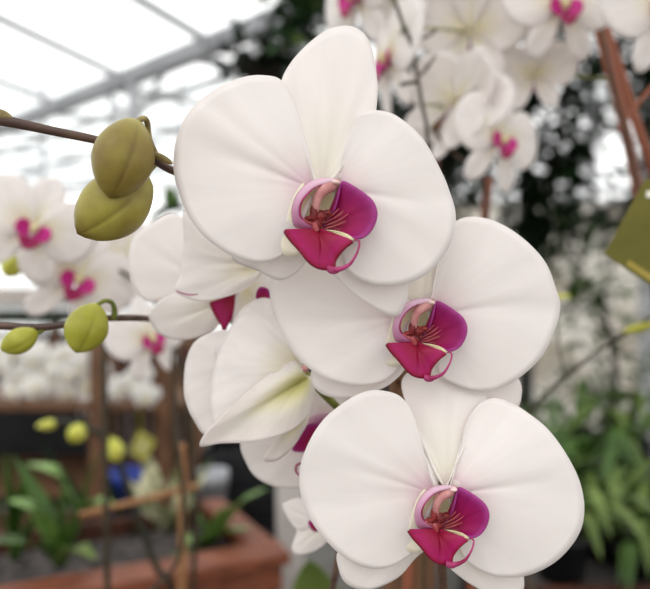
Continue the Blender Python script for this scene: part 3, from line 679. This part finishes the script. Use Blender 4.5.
blur_orchid('blurred white orchid with a pink lip turned left, under the cluster', (.21, .70, BZ),
    [(432, 128, .57), (450, 150, .58), (470, 165, .58), (484, 182, .585), (490, 300, .62), (500, 520, .68)],
    [(500, 140, .56, 28, 0, 12, .92), (455, 100, .57, 150, 10, -30, .95)], [], mat='stem', r=.0016)
blur_orchid('blurred white orchid petals at the top right corner of the photo', (.44, .50, BZ),
    [(680, -40, .52), (700, 60, .52), (760, 500, .50)], [(660, 8, .50, 20, 0, -15, 1.0)], [], mat='stem', r=.0016)
# right: bare spike with a leafy bract
t = blur_orchid('thin grey-brown orchid spike slanting up to the right beside the middle flower', (.20, .50, BZ),
    [px_of(.20, .50, BZ+.08), px_of(.20, .50, BZ+.2), (505, 500, .57), (512, 440, .6), (528, 412, .6), (560, 382, .6), (600, 350, .6), (630, 331, .6), (665, 308, .6)], [], [], mat='stem_dark', r=.0018)
bud('bract', at(622, 332, .598), at(656, 324, .598), .005, M['bud_green'], t, n=12, m=16)
bud('bract', at(553, 297, .62), at(572, 296, .62), .0028, M['bud_yellow'], t, n=8, m=10)
tube('side_twig', pxpath([(565, 378, .6), (558, 340, .61), (556, 297, .62)]), .0009, M['stem_dark'], t)
# left low bud spike
blur_orchid('dark arching orchid spike with three yellow buds over the planter', (at(172, 600, 1.0).x, 1.0, at(172, 600, 1.0).z),
    [(40, 428, 1.0), (60, 422, 1.0), (84, 427, 1.0), (104, 438, 1.0), (122, 470, 1.0), (138, 520, 1.0), (158, 570, 1.0), (172, 604, 1.0), (180, 850, 1.0)], [],
    [((60, 422, 1.0), (36, 427, 1.0), .009), ((84, 424, 1.0), (70, 442, .99), .016), ((112, 438, .99), (117, 462, .985), .0155)], r=.0055, mat='stem_black')

# ================================================================= stakes
def stake(name, label, pts, r, mat, cat='stake', nodes=0):
    P = pxpath(pts)
    o = tube(name, P, r, M[mat], None, n=max(10, len(P)*5), loc=P[-1])
    prop(o, label=label, category=cat)
    return o
stake('plant_stake', 'brown flower stake showing between the middle and lowest front flowers', [(405, 330, .335), (400, 380, .335), (396, 460, .337), px_of(.035, .345, BZ)], .0042, 'brownwood')
stake('bamboo_stake', 'light brown stake rising beside the dark curving orchid stem', [(441, 98, .60), (438, 140, .60), (433, 180, .60), (420, 330, .6), px_of(.07, .62, BZ)], .0050, 'red_stick')
stake('bamboo_stake', 'brown stake under the pink-lipped blurred flower', [(489, 178, .63), (485, 215, .63), (478, 320, .63), px_of(.15, .66, BZ)], .0046, 'red_stick')
stake('bamboo_stake', 'reddish brown stick, left one of the crossing pair at the right edge', [(598, 26, .62), (618, 100, .62), (638, 190, .62), (662, 320, .62), px_of(.385, .62, BZ)], .0052, 'red_stick')
stake('bamboo_stake', 'reddish brown stick, right one of the crossing pair at the right edge', [(604, 22, .65), (632, 110, .65), (655, 180, .65), (690, 320, .65), px_of(.42, .66, BZ)], .0050, 'red_stick')
stake('bamboo_stake', 'thin twig crossing the reddish brown sticks', [(664, 76, .61), (645, 95, .61), (632, 112, .61), (618, 130, .61)], .0022, 'red_stick', cat='twig')
stake('plant_stake', 'dark upright stake left of the arching bud spike', [(104, 322, .90), (105, 420, .90), (106, 500, .90), (108, 625, .90)], .0048, 'stem_dark')
stake('bamboo_stake', 'tan bamboo stake standing in front of the planter rim', [(182, 444, .95), (182.5, 500, .95), (182, 560, .95), (181, 622, .95)], .0062, 'bamboo')
stake('bamboo_stake', 'tan bamboo cane lying level across the upright stakes', [(80, 515, .965), (130, 503, .965), (198, 486, .965)], .0052, 'bamboo')
stake('plant_stake', 'dark green stem-like stake right of the tan bamboo', [(172, 344, 1.0), (186, 385, 1.0), (192, 440, 1.0), (196, 500, 1.0), (192, 604, 1.0)], .0046, 'stem_dark')

# ================================================================= tags
def card(name, label, corners, th, mat, band=None, prints=(), stick=None):
    """a card given by four corners (a, b, c, d in turn); band and prints are (s0,t0,s1,t1) on it"""
    A, B, C_, D_ = [at(*c) for c in corners]
    n = (B-A).cross(D_-A).normalized()
    if n.y > 0: n = -n
    o = link_mesh(name, [A, B, C_, D_], [(0, 1, 2, 3)], M[mat], None, shade=False, solid=th, loc=A)
    prop(o, label=label, category='tag')
    def P(s, t): return A*(1-s)*(1-t)+B*s*(1-t)+C_*s*t+D_*(1-s)*t+n*th*.9
    if band:
        s0, t0, s1, t1 = band
        link_mesh('printed_band', [P(s0, t0), P(s1, t0), P(s1, t1), P(s0, t1)], [(0, 1, 2, 3)], M['tag_band'], o, shade=False, solid=th*.3)
    for poly in prints:
        link_mesh('lettering', [P(*q) for q in poly], [tuple(range(len(poly)))], M['tag_print'], o, shade=False, solid=th*.3)
    if stick: tube('tag_stake', stick, .002, M['bamboo'], o, nseg=6)
    return o
card('price_tag', 'olive green card with a tan edge band and white print, at the right edge', [(604, 254, .42), (646, 178, .42), (712, 212, .42), (672, 300, .42)], .0008, 'tag',
     band=(.03, .30, .10, 1.),
     prints=([(.32, .60), (.40, .54), (.46, .58), (.44, .66), (.36, .70)], [(.80, .12), (.87, .08), (.90, .16), (.84, .20)]), stick=[at(692, 240, .424), at(720, 300, .424), Vector((.30, .424, 1.2)), Vector((.31, .424, BZ))])
card('price_tag', 'small yellow-green card among the plants by the slatted wood', [(129, 452, 1.7), (139, 430, 1.7), (156, 440, 1.7), (146, 463, 1.7)], .001, 'tag_far', prints=([(.42, .42), (.6, .42), (.6, .58), (.42, .58)],), stick=[at(142, 446, 1.703), at(142, 500, 1.703), Vector((at(142, 0, 1.703).x, 1.703, .78))])

# ================================================================= planter
K = Vector((-.064, 1.177, 1.0125)); U = Vector((-.913, -.408, 0)); V = Vector((-.50, .866, 0)); Z = Vector((0, 0, 1))
pl = empty('planter_box', (K.x-.4, K.y, .55), label='redwood planter box with a broad rim at the lower left', category='planter')
VN = Vector((-.408, .913, 0))
box('rim_board', K+U*.0-Z*.022, U*1.2, VN*.078, Z*.022, M['redwood'], pl)
box('rim_board', K+VN*.02-Z*.0225, V*.36, U*.055, Z*.0215, M['redwood'], pl)
box('rear_board', K+V*.36-Z*.20, U*1.2, VN*.018, Z*.185, M['darkwood'], pl)
box('side_board', K+U*.012+VN*.012-Z*.075, U*1.16, VN*.022, Z*.052, M['redwood'], pl)
box('side_board', K+U*.02+VN*.03-Z*1.01, V*.36, U*.02, Z*.985, M['darkwood'], pl)
for i in range(14):
    box('slat', K+U*(.03+.082*i)+VN*.02-Z*1.0125, U*.058, VN*.016, Z*.936, M['brownwood' if i % 3 == 1 else 'redwood'], pl)
box('inner_wall', K+U*.02+VN*.042-Z*1.01, U*1.1, VN*.01, Z*.96, M['darkwood'], pl)
# soil
so = box('potting_bark', K+U*.05+VN*.06-Z*.075, U*1.05, V*.28, Z*.03, M['soil'], None, loc=K)
prop(so, label='dark bark chips filling the planter box', category='potting bark', kind='stuff')

def strap_plant(label, base, leaves, mat='leaf', name='orchid_plant', cat='plant', group=None, width=.05, fold=.3, mats=None):
    b0 = Vector(base)
    t = empty(name, b0, label=label, category=cat, group=group)
    for i, (tip, mid, w) in enumerate(leaves):
        leaf('leaf', [b0+Vector((0, 0, .0)), b0.lerp(Vector(mid), .55)+Vector((0, 0, .01)), Vector(mid), Vector(tip)], w, M[mats[i] if mats else mat], t, fold=fold)
    return t
def P3(px_, py_, d): return at(px_, py_, d)
strap_plant('broad-leaved orchid plant at the left of the planter, pale glossy leaf arching', P3(60, 566, 1.16),
    [(P3(8, 500, 1.10), P3(32, 508, 1.10), .050), (P3(-20, 540, 1.08), P3(20, 542, 1.08), .048), (P3(66, 470, 1.16), P3(64, 520, 1.16), .045), (P3(84, 500, 1.12), P3(72, 530, 1.13), .042), (P3(12, 455, 1.2), P3(40, 500, 1.18), .04), (P3(96, 560, 1.1), P3(80, 548, 1.11), .04)],
    mats=['leaf_bright', 'leaf', 'leaf', 'leaf', 'leaf', 'leaf_olive'], fold=.2)
strap_plant('orchid plant in the middle of the planter with a pale green leaf lying left', P3(82, 520, 1.36),
    [(P3(24, 464, 1.36), P3(52, 470, 1.34), .052), (P3(98, 455, 1.36), P3(88, 485, 1.36), .04), (P3(60, 505, 1.3), P3(72, 508, 1.31), .04), (P3(116, 506, 1.3), P3(96, 500, 1.32), .045), (P3(40, 440, 1.4), P3(60, 475, 1.4), .035)],
    mats=['leaf_bright', 'leaf', 'leaf', 'leaf_bright', 'leaf_dark'], fold=.2)
strap_plant('dark-leaved orchid plant at the left edge of the planter', P3(16, 560, 1.22),
    [(P3(4, 452, 1.22), P3(8, 500, 1.22), .045), (P3(28, 460, 1.24), P3(24, 505, 1.23), .045), (P3(-25, 480, 1.2), P3(-5, 510, 1.2), .045), (P3(40, 500, 1.2), P3(30, 530, 1.2), .045)], mat='leaf', fold=.3)
strap_plant('orchid plant by the right corner of the planter, one long bright leaf pointing up right', P3(208, 548, 1.34),
    [(P3(268, 488, 1.24), P3(238, 504, 1.24), .052), (P3(252, 528, 1.28), P3(232, 530, 1.29), .028), (P3(180, 548, 1.24), P3(192, 538, 1.26), .035), (P3(190, 500, 1.34), P3(200, 520, 1.34), .035), (P3(168, 556, 1.22), P3(186, 553, 1.24), .03)],
    mats=['leaf_bright', 'leaf_bright', 'leaf_bright', 'leaf', 'leaf'], fold=.2)
strap_plant('leafy plant with cream-blotched leaves behind the tan bamboo', P3(166, 545, 1.44),
    [(P3(150, 456, 1.44), P3(152, 495, 1.42), .075), (P3(182, 460, 1.44), P3(175, 500, 1.42), .07), (P3(142, 500, 1.4), P3(152, 515, 1.4), .06), (P3(192, 505, 1.4), P3(180, 520, 1.4), .07), (P3(212, 458, 1.5), P3(196, 490, 1.48), .06), (P3(130, 480, 1.5), P3(146, 505, 1.48), .05)],
    mat='variegated', name='variegated_plant', fold=.2)
strap_plant('low leafy plant behind the planter with dark upright leaves', P3(120, 545, 1.5),
    [(P3(100, 450, 1.5), P3(110, 495, 1.5), .05), (P3(128, 500, 1.48), P3(124, 520, 1.48), .05), (P3(150, 530, 1.4), P3(136, 530, 1.4), .05), (P3(88, 520, 1.5), P3(104, 530, 1.5), .05)], mat='leaf_dark')

# pots
def pot(name, label, c, r0, r1, h, mat):
    """a round plant pot: tapered wall with a rolled rim, open at the top"""
    v, f = pot_geo(c, r0, r1, h)
    o = link_mesh(name, v, f, M[mat], None, loc=Vector(c))
    prop(o, label=label, category='pot'); return o
def top_at(px_, py_, d, h):
    p = at(px_, py_, d); return (p.x, p.y, p.z-h)
pot('plant_pot', 'blue plant pot behind the planter', (at(126, 0, 1.68).x, 1.68, .78), .035, .045, at(0, 470, 1.68).z-.78, 'bluepot')
pot('plant_pot', 'grey plant pot behind the tan bamboo stake', (at(213, 0, 1.68).x, 1.68, .78), .03, .04, at(0, 470, 1.68).z-.78, 'greypot')

# bench behind the planter that carries pots, crates and rack
bn = empty('potting_bench', (-.6, 1.75, 0), label='dark potting bench behind the planter box', category='bench')
abox('bench_top', (-1.9, 1.62, .755), (-.10, 2.08, .78), M['darkwood'], bn)
for x in (-1.85, -.16):
    for y in (1.65, 2.04): abox('leg', (x-.02, y-.02, 0), (x+.02, y+.02, .755), M['darkwood'], bn)
# black crates
for i, (x0, x1, y0, y1, d, lab) in enumerate(((200, 282, 452, 505, 1.78, 'black plastic crate behind the bright leaf, upper one of the stack'), (196, 284, 506, 546, 1.78, 'black plastic crate behind the bright leaf, lower one of the stack'))):
    a = at(x0, y1, d); b_ = at(x1, y0, d)
    c = empty('plastic_crate', ((a.x+b_.x)/2, d+.1, a.z), label=lab, category='crate')
    w = b_.x-a.x; h = b_.z-a.z
    for zz in range(5):
        z0 = a.z+h*zz/5
        abox('crate_slat', (a.x, d, z0+.004), (b_.x, d+.008, z0+h/5-.004), M['black'], c, .001)
    abox('crate_panel', (a.x, d+.16, a.z), (b_.x, d+.168, b_.z), M['black'], c)
    abox('crate_panel', (a.x, d, a.z), (a.x+.008, d+.168, b_.z), M['black'], c)
    abox('crate_panel', (b_.x-.008, d, a.z), (b_.x, d+.168, b_.z), M['black'], c)
    abox('crate_base', (a.x, d, a.z-.004), (b_.x, d+.168, a.z+.004), M['black'], c)

# wooden rack with a shelf of white orchids
rk = empty('wooden_rack', (-.9, 2.3, 0), label='brown slatted wooden rack with a shelf of white orchids', category='rack')
zs = at(0, 401, 2.2).z
abox('shelf_board', (-1.9, 2.16, zs-.028), (-.42, 2.62, zs), M['brownwood'], rk)
abox('shelf_board', (-1.9, 2.16, at(0, 486, 2.2).z-.03), (-.42, 2.62, at(0, 486, 2.2).z), M['brownwood'], rk)
for (x0, x1) in ((91, 104), (158, 172), (192, 204)):
    a = at(x0, 300, 2.14); b_ = at(x1, 300, 2.14)
    abox('post', (a.x, 2.12, 0), (b_.x, 2.16, at(0, 344, 2.14).z), M['brownwood'], rk)
for i in range(9):
    x0 = 110+i*10.4
    a = at(x0, 300, 2.66); b_ = at(x0+8.6, 300, 2.66)
    abox('back_slat', (a.x, 2.64, .6), (b_.x, 2.66, at(0, 346, 2.66).z), M['darkwood' if i % 3 else 'brownwood'], rk)
abox('top_rail', (at(112, 0, 2.14).x, 2.118, at(0, 345, 2.14).z), (at(206, 0, 2.14).x, 2.162, at(0, 339, 2.14).z), M['brownwood'], rk)
abox('shelf_backing', (-1.9, 2.64, .6), (at(108, 0, 2.64).x, 2.66, zs-.03), M['black'], rk)
rnd = random.Random(3)
clusters = [(8, 372), (40, 378), (74, 370), (98, 384), (138, 388)]
labs = ['white orchid on the rack shelf, leftmost of the row', 'white orchid on the rack shelf, second from the left', 'white orchid on the rack shelf, in the middle of the row',
        'white orchid on the rack shelf beside the dark upright stake', 'white orchid hanging before the dark red slats, apart from the row']
for i, (cx, cy) in enumerate(clusters):
    d = 2.3 if i < 4 else 2.0
    t = empty('orchid_plant', (at(cx, 400, d).x, d, zs if i < 4 else .78), label=labs[i], category='orchid', group='white orchids on the rack shelf')
    n = 10 if i < 4 else 4
    base = Vector((at(cx, 400, d).x, d, zs if i < 4 else .78))
    tube('spike', [base, base+Vector((.01, .01, .08)), base+Vector((.0, .0, .16 if i < 4 else .46))], .003, M['stem_green'], t, n=8, nseg=6)
    if i < 4:
        spots = [(cx+rnd.uniform(-19, 19), cy-26+j*5.2+rnd.uniform(-3, 3)) for j in range(n)]
    else:
        spots = [(119, 389), (131, 384), (140, 378), (146, 396)]
    for (fx, fy) in spots:
        add_flower(t, at(fx, fy, d-rnd.uniform(.03, .10)), (D(rnd.uniform(-15, 15)), D(rnd.uniform(-25, 25)), D(rnd.uniform(-40, 40))), rnd.uniform(.74, .92), small=True)

# far bench at the left
fb = empty('nursery_bench', (-2.0, 3.8, 0), label='far nursery bench of tan boards at the left edge', category='bench')
for i, (y0, y1, mm) in enumerate(((288, 295, 'tan'), (297, 304, 'tan'), (311, 323, 'tray'))):
    a = at(-40, y1, 3.6+.0*i); b_ = at(66, y0, 3.6)
    abox('board' if mm == 'tan' else 'skirt_board', (a.x, 3.6-.03*i, a.z), (b_.x, 4.1, b_.z), M[mm], fb)
for x in (-2.2, -1.6): abox('leg', (x, 3.62, 0), (x+.05, 3.67, 1.34), M['brownwood'], fb)

# pale post, leaf below
abox('column_1', (at(276, 0, 1.55).x, 1.55, 0), (at(303, 0, 1.55).x, 1.62, 1.42), M['pale_post']); 
bpy.data.objects['column_1']['kind'] = 'structure'
t = empty('potted_plant', (0, .72, BZ), label='green leaf pointing up at the bottom edge under the front orchids', category='plant')
pot_part(t, 0, .72)
leaf('leaf', pxpath([px_of(0, .72, BZ+.09), (320, 650, .70), (318, 620, .69), (314, 585, .68), (310, 560, .66)]), .072, M['leaf_olive'], t, side=(1, 0, 0), fold=.25, n=16, wprof=lambda s: math.sin(PI*min(1., .15+.85*s))**.8 if s < 1 else 0.02)
leaf('leaf', pxpath([px_of(0, .72, BZ+.09), (345, 650, .70), (372, 640, .72), (390, 650, .74)]), .06, M['leaf_olive'], t)
# brown boards at the bottom centre
for i, (x0, x1, lab) in enumerate(((384, 411, 'brown wooden post under the lowest front flower, left of the pair'), (414, 436, 'brown wooden post under the lowest front flower, right of the pair'))):
    a = at(x0, 0, .9); b_ = at(x1, 0, .9)
    o = box('wooden_post', (a.x, .9, 0), (b_.x-a.x, 0, 0), (0, .03, 0), (0, 0, at(0, 470, .9).z), M['brownwood'], None, loc=Vector((a.x, .9, 0)))
    prop(o, label=lab, category='post')

fbn = empty('nursery_bench', (.1, .45, 0), label='front nursery bench just below the picture that carries the potted orchids', category='bench')
for i in range(7): abox('bench_slat', (-.45, .22+i*.085, BZ-.02), (.75, .29+i*.085, BZ), M['brownwood'], fbn)
for x in (-.42, .68):
    for y in (.24, .76): abox('leg', (x, y, 0), (x+.04, y+.04, BZ-.05), M['brownwood'], fbn)
    abox('cross_rail', (x, .22, BZ-.05), (x+.04, .80, BZ-.02), M['brownwood'], fbn)
# ================================================================= right side plants
def rosette(label, base, n, L, w, mat, seed, up=.5, name='strap_leaf_plant', group=None, droop=.6):
    r = random.Random(seed); b0 = Vector(base)
    t = empty(name, b0, label=label, category='plant', group=group)
    for i in range(n):
        a = 2*PI*i/n+r.uniform(-.3, .3); l = L*r.uniform(.7, 1.1); e = up+r.uniform(-.25, .35)
        d = Vector((math.cos(a), math.sin(a), 0))
        leaf('leaf', [b0, b0+d*l*.35+Z*l*e*.6, b0+d*l*.7+Z*l*e*.75, b0+d*l+Z*l*(e*.75-droop*.5)], w*r.uniform(.8, 1.2), M[mat if r.random() < .6 else 'leaf'], t, fold=.25, thick=.001, n=8)
    return t
rb = empty('nursery_bench', (1.1, 1.9, 0), label='nursery bench carrying the strap-leaved plants at the lower right', category='bench')
abox('bench_top', (.42, 1.40, .80), (1.9, 2.6, .83), M['wallbase'], rb)
abox('edge_board', (.42, 1.375, .785), (1.9, 1.40, .85), M['darkwood'], rb)
for x in (.46, 1.86):
    for y in (1.45, 2.55): abox('leg', (x-.02, y-.02, 0), (x+.02, y+.02, .80), M['metal_dark'], rb)
pots_r = [((560, 530, 1.48), 14, .22, .030, 'leaf_olive', 31, 'strap-leaved plant low behind the rim of the lowest front flower'),
          ((640, 545, 1.50), 15, .24, .032, 'leaf_olive', 32, 'strap-leaved plant lowest in the right corner of the photo'),
          ((600, 520, 1.60), 16, .30, .034, 'leaf_olive', 11, 'bright strap-leaved plant at the front of the lower right bench'),
          ((650, 500, 1.75), 16, .30, .034, 'leaf_olive', 12, 'strap-leaved plant at the right edge of the lower right bench'),
          ((575, 470, 1.95), 16, .30, .030, 'leaf', 13, 'strap-leaved plant behind the lowest front flower'),
          ((630, 440, 2.15), 18, .32, .030, 'leaf_olive', 14, 'strap-leaved plant at the back of the bench, tips against the pale panels'),
          ((575, 430, 2.4), 16, .30, .028, 'leaf', 15, 'dark strap-leaved plant in the far corner of the bench')]
for (p, n, L, w, mt, sd, lab), plab in zip(pots_r, (' by the bench corner', ' at the bench edge',' at the front of the bench', ' at the right edge', ' behind the lowest flower', ' at the back of the bench', ' in the far corner')):
    q = at(*p)
    base = Vector((q.x, q.y, q.z))
    pot('plant_pot', 'black pot holding the '+lab[:lab.index(' plant')]+' plant'+plab, (q.x, q.y, .83), .05, .07, max(.06, q.z-.83), 'black')
    rosette(lab, base-Vector((0, 0, .02)), n, L, w, mt, sd, up=.55)

def tree(label, base, top, spread, nleaf, lsize, mat, seed, name='climbing_plant', trunk=.03, low=4, wr=.35, cat='plant'):
    """a loose plant: a few wandering branches carrying single folded leaves"""
    r = random.Random(seed)
    b0 = Vector(base); t0 = Vector(top)
    t = empty(name, b0, label=label, category=cat)
    brs = []
    tv, tf = [], []
    path = catmull([b0, b0.lerp(t0, .35)+Vector((r.uniform(-.1, .1), r.uniform(-.1, .1), 0)), b0.lerp(t0, .7)+Vector((r.uniform(-.1, .1), 0, 0)), t0], 20, closed=False)
    tube_geo(path, [trunk*(1-.6*i/19) for i in range(20)], 8, tv, tf)
    for k in range(16):
        s = path[r.randrange(low, 20)]
        e = s+Vector((r.uniform(-1, 1)*spread[0], r.uniform(-1, 1)*spread[1], r.uniform(-.5, 1)*spread[2]))
        bp = catmull([s, (s+e)/2+Vector((0, 0, r.uniform(-.1, .15))), e], 8, closed=False)
        tube_geo(bp, [trunk*.28*(1-.7*i/7) for i in range(8)], 5, tv, tf)
        brs.append(bp)
    link_mesh('branches' if False else 'trunk', tv, tf, M['bark'], t)
    lv, lf = [], []
    for i in range(nleaf):
        bp = r.choice(brs); p = bp[r.randrange(2, 8)]+Vector((r.gauss(0, .09), r.gauss(0, .09), r.gauss(0, .09)))
        a = r.uniform(0, 2*PI); d = Vector((math.cos(a), math.sin(a), r.uniform(-.9, .3))).normalized()
        l = lsize*r.uniform(.6, 1.3)
        leaf_geo([p, p+d*l*.5+Vector((0, 0, .15*l)), p+d*l], l*wr, .25, lv, lf, n=4, wprof=lambda s: (.25, 1., .75, .05)[min(3, int(s*3+.5))])
    link_mesh('foliage', lv, lf, M[mat], t)
    return t
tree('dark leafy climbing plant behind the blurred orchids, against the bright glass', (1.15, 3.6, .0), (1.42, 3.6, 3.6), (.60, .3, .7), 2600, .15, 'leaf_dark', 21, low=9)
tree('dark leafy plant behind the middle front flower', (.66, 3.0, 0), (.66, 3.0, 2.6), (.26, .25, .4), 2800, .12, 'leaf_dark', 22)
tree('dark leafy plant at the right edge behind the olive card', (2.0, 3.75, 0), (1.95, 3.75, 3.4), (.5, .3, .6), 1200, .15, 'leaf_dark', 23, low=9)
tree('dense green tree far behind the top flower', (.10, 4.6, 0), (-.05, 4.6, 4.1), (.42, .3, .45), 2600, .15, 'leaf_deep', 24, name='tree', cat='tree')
tree('green leafy plant in front of the pale panels at the right', (1.35, 3.0, 0), (1.32, 3.0, 1.5), (.45, .3, .4), 420, .12, 'leaf', 25, name='leafy_plant')
# hanging plant near roof and left twig
tp_ = empty('hanging_plant', at(306, -60, 2.2), label='green trailing plant hanging above the top petal, its leaves flecked yellow', category='hanging plant')
r = random.Random(15)
for nm, cnt, mt in (('foliage', 240, 'leaf_deep'), ('yellow_foliage', 40, 'leaf_olive')):
    v, f_ = [], []
    for i in range(cnt):
        p = at(306+r.gauss(0, 21), 2+r.gauss(0, 22), 2.2+r.gauss(0, .06))
        a = r.uniform(0, 6.28); d = Vector((math.cos(a), math.sin(a), r.uniform(-1., .3)))
        leaf_geo([p, p+d*.035, p+d*.06], .03, .2, v, f_, n=4)
    link_mesh(nm, v, f_, M[mt], tp_)
c0 = at(306, -10, 2.2)
tube('hanger', [at(306, 30, 2.2), c0, c0+Vector((0, 0, .3)), Vector((c0.x, c0.y, 3.1))], .004, M['metal_dark'], tp_, n=8, nseg=6)
hb = empty('hanging_basket', at(262, 66, 2.6), label='dark hanging basket plant just left of the top petal', category='hanging basket')
v, f_ = [], []
r = random.Random(5)
for i in range(160):
    p = at(262, 62, 2.6)+Vector((r.gauss(0, .07), r.gauss(0, .07), r.gauss(0, .035)))
    a = r.uniform(0, 6.28); d = Vector((math.cos(a), math.sin(a), r.uniform(-.6, .5)))
    leaf_geo([p, p+d*.05, p+d*.09], .035, .2, v, f_, n=4)
link_mesh('foliage', v, f_, M['leaf_dark'], hb)
blob('basket', at(262, 70, 2.6), .09, .09, .05, M['bark'], hb)
c0 = at(262, 58, 2.6)
tube('hanger', [c0, c0+Vector((0, 0, .35)), Vector((c0.x, c0.y, 3.2))], .003, M['metal_dark'], hb, n=6, nseg=6)
lt = empty('leafy_twig', at(160, 214, 1.2), label='small dark leaves showing between the olive buds and the top flower', category='twig')
tube('stem', pxpath([(150, 220, 1.2), (162, 213, 1.2), (176, 208, 1.2), (200, 206, 1.2)]), .004, M['leaf_dark'], lt)
leaf('leaf', pxpath([(176, 208, 1.2), (172, 200, 1.19), (168, 186, 1.19)]), .03, M['leaf'], lt, side=(1, 0, 0))
leaf('leaf', pxpath([(178, 208, 1.2), (164, 210, 1.19), (150, 219, 1.19)]), .016, M['leaf_dark'], lt, side=(0, .3, 1))

# ================================================================= greenhouse shell
def struct(o):
    o['kind'] = 'structure'; return o
struct(abox('floor', (-7, -3, -.05), (6, 9, 0), M['concrete'], None, 0))
# roof: beams run along A, rafters along B
A_ = Vector((-.765, .645, 0)); B_ = Vector((.645, .765, 0))
P0 = at(134, 76, 4.57)
def roofp(a, b):  # b<0 is towards the viewer; the near bay climbs towards the viewer
    return P0+A_*a+B_*b+Z*(-.16*b if b < 0 else .10*b)
rn = [0]
def rbeam(a, b, w, h, mat='metal'):
    rn[0] += 1
    struct(beam('trim_%d' % rn[0], a, b, w, h, M[mat]))
rbeam(roofp(-7, 0), roofp(7, 0), .09, .11, 'metal_mid')
rbeam(roofp(-7, -1.05), roofp(7, -1.05), .05, .06)
rbeam(roofp(-7, -2.1), roofp(7, -2.1), .05, .06)
rbeam(roofp(-7, -3.15), roofp(7, -3.15), .05, .06)
rbeam(roofp(-7, .55), roofp(7, .55), .04, .05)
rbeam(roofp(-7, 1.5), roofp(7, 1.5), .05, .06)
rbeam(roofp(-7, 3.0), roofp(7, 3.0), .05, .06)
for i in range(-5, 8):
    a = i*1.0+.1
    rbeam(roofp(a, -4.5), roofp(a, 0), .035, .05)
    rbeam(roofp(a+.3, 0), roofp(a+.3, 4.5), .035, .05)
for i, (b0, b1) in enumerate(((-4.5, 0), (0, 4.5))):
    vs = [roofp(-7, b0), roofp(7, b0), roofp(7, b1), roofp(-7, b1)]
    vs = [v_+Z*.09 for v_ in vs]
    o = link_mesh('window_%d' % (10+i), vs, [(0, 1, 2, 3)], M['glass'], None, shade=False, solid=.006); struct(o)
# columns under the main beam
for i, a in enumerate((0, 3.0, -3.6)):
    p = roofp(a, 0)
    struct(abox('column_%d' % (i+2), (p.x-.035, p.y-.035, 0), (p.x+.035, p.y+.035, p.z), M['metal'], None, 0))
    rbeam(p-Z*.35, p+A_*.45, .03, .03); rbeam(p-Z*.35, p-A_*.45, .03, .03); rbeam(p-Z*.12, p+B_*.5, .03, .03)
# back wall of glass panes in a steel grid, at the back and left
n = 20
def gwall(idx, p, q, h, low, mats='metal', step=.9, rows=(1.35, 2.9)):
    global n
    p, q = Vector(p), Vector(q); L = (q-p).length; d = (q-p)/L
    nn = Vector((-d.y, d.x, 0))
    struct(box('wall_%s' % idx, p, d*L, nn*.08, Z*low, M['wallbase'], None, 0))
    k = int(L/step)
    for i in range(k+1): rbeam(p+d*(i*step)+Z*low, p+d*(i*step)+Z*h, .05, .05)
    for z in rows: rbeam(p+Z*z, q+Z*z, .04, .045)
    n += 1
    o = link_mesh('window_%d' % n, [p+Z*low, q+Z*low, q+Z*h, p+Z*h], [(0, 1, 2, 3)], M['glass'], None, shade=False, solid=.006); struct(o)
gwall('back', (-5.5, 8.2, 0), (5.5, 8.2, 0), 4.3, 1.0)
gwall('left', (-5.5, -1, 0), (-5.5, 8.2, 0), 4.3, 1.0, step=1.5)
gwall('right', (5.5, 8.2, 0), (5.5, -1, 0), 4.3, 1.0)
# pale panel wall in the right background
struct(abox('wall_right_panel', (.80, 4.4, 0), (3.2, 4.46, 2.15), M['milky'], None, 0))
for x in (1.36, 2.20): struct(abox('trim_%d' % (200+int(x*10)), (x, 4.34, 0), (x+.09, 4.4, 3.2), M['metal_dark' if x < 2 else 'metal'], None, 0))

# ================================================================= light
w = bpy.data.worlds.new('sky'); sc.world = w; w.use_nodes = True
nt = w.node_tree; bg = nt.nodes['Background']
tc = nt.nodes.new('ShaderNodeTexCoord'); sep = nt.nodes.new('ShaderNodeSeparateXYZ'); nt.links.new(tc.outputs['Generated'], sep.inputs[0])
mr = nt.nodes.new('ShaderNodeMapRange'); mr.inputs['From Min'].default_value = -1; mr.inputs['From Max'].default_value = 1
nt.links.new(sep.outputs['Z'], mr.inputs['Value'])
c = ramp(nt, mr.outputs[0], [(0, (.30, .28, .26)), (.455, (.60, .59, .57)), (.51, (1.0, .99, .98)), (1, (1.0, .985, .975))])
# brighter sky ahead (+Y), dimmer behind the viewer
mr2 = nt.nodes.new('ShaderNodeMapRange'); mr2.inputs['From Min'].default_value = -1; mr2.inputs['From Max'].default_value = 1
mr2.inputs['To Min'].default_value = 1.30; mr2.inputs['To Max'].default_value = 2.1
nt.links.new(sep.outputs['Y'], mr2.inputs['Value'])
nt.links.new(c, bg.inputs['Color']); nt.links.new(mr2.outputs[0], bg.inputs['Strength'])
ld = bpy.data.lights.new('sun', 'SUN'); ld.energy = .6; ld.angle = .6; ld.color = (1, .97, .94)
lo = bpy.data.objects.new('sun', ld); COL.objects.link(lo); lo.rotation_euler = (D(42), 0, D(-28)); lo.location = (0, -1, 4)

# ================================================================= camera
cd = bpy.data.cameras.new('camera'); cam = bpy.data.objects.new('camera', cd); COL.objects.link(cam)
cam.location = (0, 0, EYE); cam.rotation_euler = (PI/2, 0, 0)
cd.sensor_fit = 'HORIZONTAL'; cd.sensor_width = 36; cd.lens = 36*F/650
cd.clip_start = .02; cd.clip_end = 60
cd.dof.use_dof = True; cd.dof.focus_distance = .256; cd.dof.aperture_fstop = 5.8
cd.dof.aperture_blades = 0
sc.camera = cam
vs = sc.view_settings
vs.view_transform = 'Standard'; vs.look = 'None'; vs.gamma = 1; vs.exposure = 0.0; vs.use_curve_mapping = False
